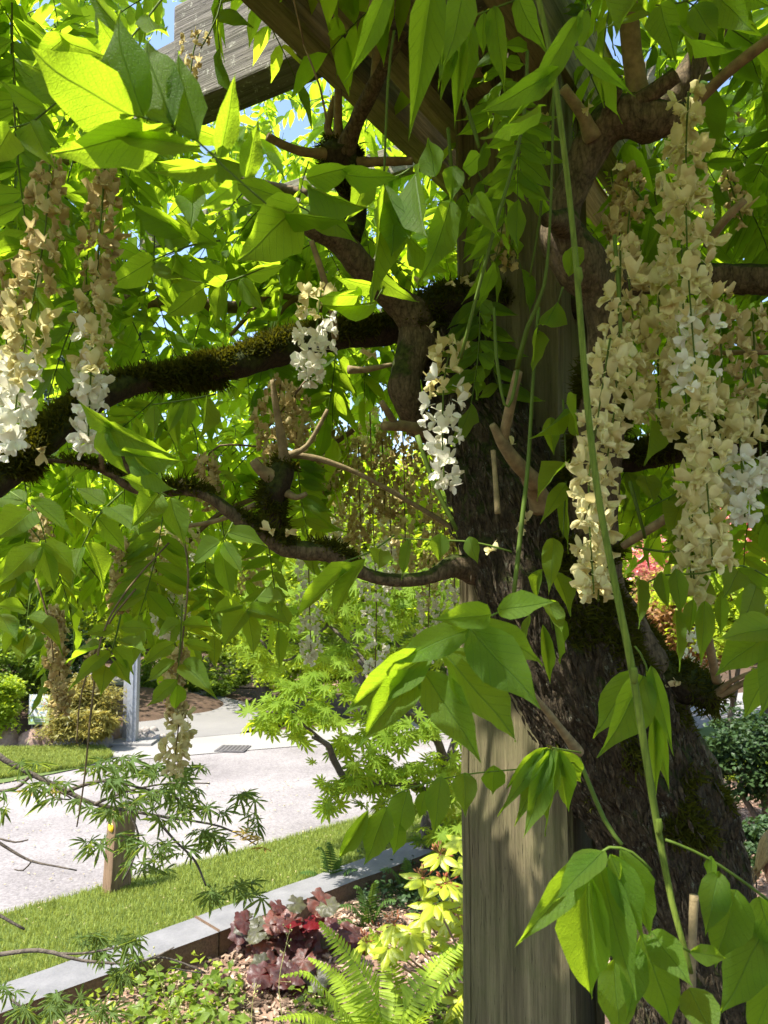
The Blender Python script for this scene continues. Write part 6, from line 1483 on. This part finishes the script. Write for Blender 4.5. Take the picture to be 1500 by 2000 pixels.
bevel_box('cap', mp + Vector((0, 0, 1.212)), Vector((.063, 0, 0)), Vector((0, .058, 0)), Vector((0, 0, .012)), M_GALV, mpo, bev=.006)

sg = G(78, 1440, ROAD_Z); sz_ = pxy(sg)[2]
sign = empty('garden_sign', sg, 'small white and green garden sign standing behind the pink boulders', 'sign')
sw_ = 43 / F * sz_ / 2; sh_ = 57 / F * sz_ / 2; sc0 = P(77, 1386, sz_)
rx = Vector((math.cos(.12), -math.sin(.12) , 0)); rn = Vector((-math.sin(.12), -math.cos(.12), 0))
M_SW = plain_mat('sign_white', (.72, .76, .80), .4, var=.03); M_SG = plain_mat('sign_green', (.40, .55, .22), .4, var=.05); M_SB = plain_mat('sign_blue', (.22, .42, .52), .4, var=.05); M_SR = plain_mat('sign_red', (.75, .16, .10), .4); M_SY = plain_mat('sign_lime', (.62, .70, .25), .4); M_SP = plain_mat('sign_pale_blue', (.45, .66, .74), .4)
bevel_box('panel', sc0, rx * sw_, rn * .006, Vector((0, 0, sh_)), M_SW, sign, bev=.003)
def on_sign(u, v): return sc0 + rx * (u * sw_) + Vector((0, 0, v * sh_)) + rn * .0075
def flat(name, u0, u1, v0, v1, mat, up=0):
    c_ = (on_sign(u0, v0) + on_sign(u1, v1)) / 2 + rn * up
    return bevel_box(name, c_, rx * (sw_ * (u1 - u0) / 2), rn * .0012, Vector((0, 0, sh_ * (v1 - v0) / 2)), mat, sign, bev=.0008)
flat('green_band', -.98, .98, -.98, -.45, M_SG)
flat('lime_border', .80, .98, -.44, .95, M_SY)
def disc(name, u, v, r_, mat, up=.002, sx=1, sy=1):
    c_ = on_sign(u, v) + rn * up; V_ = [tuple(c_)] + [tuple(c_ + rx * (math.cos(k * PI / 9) * r_ * sx) + Vector((0, 0, math.sin(k * PI / 9) * r_ * sy))) for k in range(18)]
    o = link(name, raw_mesh(name, V_, np.array([(0, k + 1, (k + 1) % 18 + 1) for k in range(18)]), mat), sign)
disc('lime_circle', .22, .74, .028, M_SY, sx=.7, sy=1.2); disc('lime_circle', .88, .2, .04, M_SY); disc('logo_disc', -.68, -.72, .022, M_SP)
disc('red_mark', -.66, -.10, .014, M_SR); disc('red_mark', .42, .38, .010, M_SR); disc('red_mark', .34, .28, .007, M_SR)
def text(body, u, v, size, mat, name='lettering'):
    cu = bpy.data.curves.new(name, 'FONT'); cu.body = body; cu.size = size; cu.extrude = .0006; cu.materials.append(mat); cu.resolution_u = 3
    M = Matrix((rx, Vector((0, 0, 1)), rn)).transposed().to_4x4(); M.translation = on_sign(u, v) + rn * .0015
    t_ = bpy.data.objects.new(name, cu); me = bpy.data.meshes.new_from_object(t_); bpy.data.objects.remove(t_); bpy.data.curves.remove(cu)
    return link(name, me, sign, M)
text('people', -.78, .22, .098, M_SB); text('+', .36, .30, .07, M_SR)
flat('print_line', -.72, .1, .62, .70, M_SP, .001); flat('print_line', -.30, .60, .02, .10, M_SY, .001); flat('print_line', .1, .50, -.20, -.15, M_SB, .001); flat('print_line', -.40, .70, -.66, -.60, M_SW, .002); flat('print_line', -.40, .60, -.80, -.75, M_SW, .002)
for s in (-1, 1): bevel_box('stake', sc0 + rx * (sw_ * .7 * s) - Vector((0, 0, sh_ + .1)) - rn * .012, rx * .006, rn * .004, Vector((0, 0, .2)), M_GALV, sign, bev=.001)

# ------------------------------------------------------------------ the child standing behind the trunk
hc = P(1566, 1700, 1.95)
px_, py_ = hc.x, hc.y; gz = terrain(px_, py_); top = hc.z + .11; S = top - gz
def skin_body(name, verts, edges, mat, parent, root_i=0, sub=2):
    bm = bmesh.new(); lay = bm.verts.layers.skin.verify(); vs = []
    for i, (c_, r_) in enumerate(verts):
        v = bm.verts.new(c_); v[lay].radius = r_ if isinstance(r_, tuple) else (r_, r_); v[lay].use_root = (i == root_i); vs.append(v)
    for a, b in edges: bm.edges.new((vs[a], vs[b]))
    me = bpy.data.meshes.new(name); bm.to_mesh(me); bm.free(); me.materials.append(mat)
    o = link(name, me, parent); s = o.modifiers.new('skin', 'SKIN'); s.use_smooth_shade = True; q = o.modifiers.new('sub', 'SUBSURF'); q.levels = sub; q.render_levels = sub
    return o
M_SKIN = plain_mat('skin', (.58, .30, .21), .5, var=.08); M_HAIR = plain_mat('blond_hair', (.30, .20, .09), .45, var=.4, sc_=120); M_SHIRT = plain_mat('blue_cloth', (.10, .14, .25), .9, var=.1); M_TROU = plain_mat('grey_cloth', (.09, .09, .10), .9)
per = empty('person', (px_, py_, gz), 'person with blond hair tied back standing behind the trunk at the right edge', 'person')
def rel(x, y, f): return Vector((px_ + x, py_ + y, gz + S * f))
k_ = S / 1.0
B_ = [(rel(0, 0, .50), .085 * k_), (rel(0, 0, .60), .078 * k_), (rel(0, 0, .70), .085 * k_), (rel(0, 0, .765), .055 * k_), (rel(0, 0, .82), .034 * k_), (rel(0, 0.0, .87), .05 * k_),
      (rel(-.05, 0, .47), .062 * k_), (rel(-.055, 0, .27), .040 * k_), (rel(-.055, .01, .06), .026 * k_), (rel(-.06, -.07, .02), .020 * k_),
      (rel(.05, 0, .47), .062 * k_), (rel(.055, 0, .27), .040 * k_), (rel(.055, .01, .06), .026 * k_), (rel(.06, -.07, .02), .020 * k_),
      (rel(-.11, 0, .755), .034 * k_), (rel(-.15, 0.01, .60), .024 * k_), (rel(-.15, -.04, .46), .018 * k_), (rel(-.15, -.05, .42), .018 * k_),
      (rel(.11, 0, .755), .034 * k_), (rel(.15, 0.01, .60), .024 * k_), (rel(.15, -.04, .46), .018 * k_), (rel(.15, -.05, .42), .018 * k_)]
E_ = [(0, 1), (1, 2), (2, 3), (3, 4), (4, 5), (0, 6), (6, 7), (7, 8), (8, 9), (0, 10), (10, 11), (11, 12), (12, 13), (3, 14), (14, 15), (15, 16), (16, 17), (3, 18), (18, 19), (19, 20), (20, 21)]
skin_body('body', B_, E_, M_SKIN, per)
for s in (-1, 1):
    for j in range(5):
        off = (j - 2) * .010; L_ = [.022, .034, .038, .035, .028][j] * k_
        a = rel(s * .15, -.05 + off, .415); b = a + Vector((0, -.004 * (j == 0) * 4, -L_ * .6)); c_ = b + Vector((-s * .006, 0, -L_ * .4))
        link('finger', raw_mesh('finger', *tube_arrays([(a + Vector((0, 0, .012)), .0062), (b, .0056), (c_, .0042)], seg=8, step=.008)[:2], M_SKIN), per)
skin_body('shirt', [(c_, r_ * 1.16) for c_, r_ in [B_[0], B_[1], B_[2], (B_[3][0], .054 * k_), B_[14], (B_[14][0].lerp(B_[15][0], .55), .031 * k_), B_[18], (B_[18][0].lerp(B_[19][0], .55), .031 * k_)]], [(0, 1), (1, 2), (2, 3), (3, 4), (4, 5), (3, 6), (6, 7)], M_SHIRT, per)
skin_body('trousers', [(B_[0][0] - Vector((0, 0, .02)), .092 * k_)] + [(B_[i][0], B_[i][1] * 1.2) for i in (6, 7)] + [(B_[8][0] + Vector((0, 0, .02)), .034 * k_)] + [(B_[i][0], B_[i][1] * 1.2) for i in (10, 11)] + [(B_[12][0] + Vector((0, 0, .02)), .034 * k_)], [(0, 1), (1, 2), (2, 3), (0, 4), (4, 5), (5, 6)], M_TROU, per)
# head, turned to the right: face towards +x
bm = bmesh.new(); bmesh.ops.create_uvsphere(bm, u_segments=40, v_segments=28, radius=1)
for v in bm.verts:
    x, y, z = v.co
    fx_ = x * .088; fy_ = y * .073; fz_ = z * .108
    if z < 0: fx_ *= 1 - .10 * z * z; fy_ *= 1 - .25 * z * z
    if x > .5:                                   # face front is flatter, with nose, brow and chin
        fx_ -= (x - .5) * .018
        fx_ += .020 * math.exp(-((y / .16) ** 2 + ((z + .12) / .16) ** 2)) + .007 * math.exp(-((y / .25) ** 2 + ((z + .72) / .16) ** 2)) + .005 * math.exp(-((y / .28) ** 2 + ((z + .42) / .08) ** 2)) - .007 * (math.exp(-(((y - .36) / .16) ** 2 + ((z - .05) / .12) ** 2)) + math.exp(-(((y + .36) / .16) ** 2 + ((z - .05) / .12) ** 2)))
    v.co = (fx_, fy_, fz_)
for f in bm.faces: f.smooth = True
me = bpy.data.meshes.new('head'); bm.to_mesh(me); bm.free(); me.materials.append(M_SKIN)
head = link('head', me, per, Matrix.Translation(hc) @ Matrix.Rotation(-.25, 4, 'Z'))
HM = head.matrix_basis.copy(); HW_ = Matrix.Translation(hc) @ Matrix.Rotation(-.25, 4, 'Z')
M_EYE = plain_mat('eye_white', (.8, .8, .78), .2, var=.02); M_LIP = plain_mat('lip', (.5, .17, .14), .4)
for s in (-1, 1):
    bm = bmesh.new(); bmesh.ops.create_uvsphere(bm, u_segments=14, v_segments=10, radius=.011); me = bpy.data.meshes.new('eye'); bm.to_mesh(me); bm.free(); me.materials.append(M_EYE); link('eye', me, head, HW_ @ Matrix.Translation((.066, s * .027, .004)))
    bm = bmesh.new(); bmesh.ops.create_uvsphere(bm, u_segments=14, v_segments=10, radius=.0055); me = bpy.data.meshes.new('iris'); bm.to_mesh(me); bm.free(); me.materials.append(M_TROU); link('iris', me, head, HW_ @ Matrix.Translation((.0735, s * .027, .004)))
    V_, F_, _ = tube_arrays([(Vector((-.004, s * .071, .026)), .004), (Vector((-.014, s * .078, .016)), .006), (Vector((-.014, s * .079, -.004)), .006), (Vector((-.002, s * .073, -.022)), .005)], seg=8, step=.006)
    link('ear', raw_mesh('ear', V_, F_, M_SKIN), head, HW_)
V_, F_, _ = tube_arrays([(Vector((.076, -.018, -.047)), .002), (Vector((.083, 0, -.047)), .0045), (Vector((.076, .018, -.047)), .002)], seg=8, step=.004); link('lips', raw_mesh('lips', V_, F_, M_LIP), head, HW_)
JH = Join(); hrn = random.Random(4)
for i in range(420):                              # locks combed back over the skull to the tail
    a = hrn.uniform(-1.25, 1.25); st = hrn.uniform(-.2, .55)
    pts = []
    for j in range(6):
        t = j / 5; ph = 1.0 * (1 - t) * (1 - st) + -1.05 * t   # from the brow over the crown to the back
        th_ = a * (1 - .35 * t)
        x = math.sin(ph) * .094 * math.cos(th_ * .3); z = math.cos(ph) * math.cos(th_) * .112; y = math.sin(th_) * .079
        if z < -.03: z = -.03
        pts.append((Vector((x - .004, y, z + .004 + hrn.uniform(-.001, .002))), .0045 * (1 - .3 * t)))
    pts.append((Vector((-.105, pts[-1][0].y * .25, -.01)), .003))
    JH.add(*tube_arrays(pts, seg=5, step=.02)[:2])
for i in range(60):
    o_ = Vector((0, hrn.gauss(0, .010), hrn.gauss(0, .010)))
    JH.add(*tube_arrays([(Vector((-.10, 0, -.01)) + o_ * .4, .004), (Vector((-.135, 0, -.05)) + o_, .004), (Vector((-.13, 0, -.12)) + o_, .004), (Vector((-.115, 0, -.18)) + o_ * .6, .002)], seg=5, step=.03)[:2])
link('hair', JH.mesh('hair', [M_HAIR]), per, HW_)
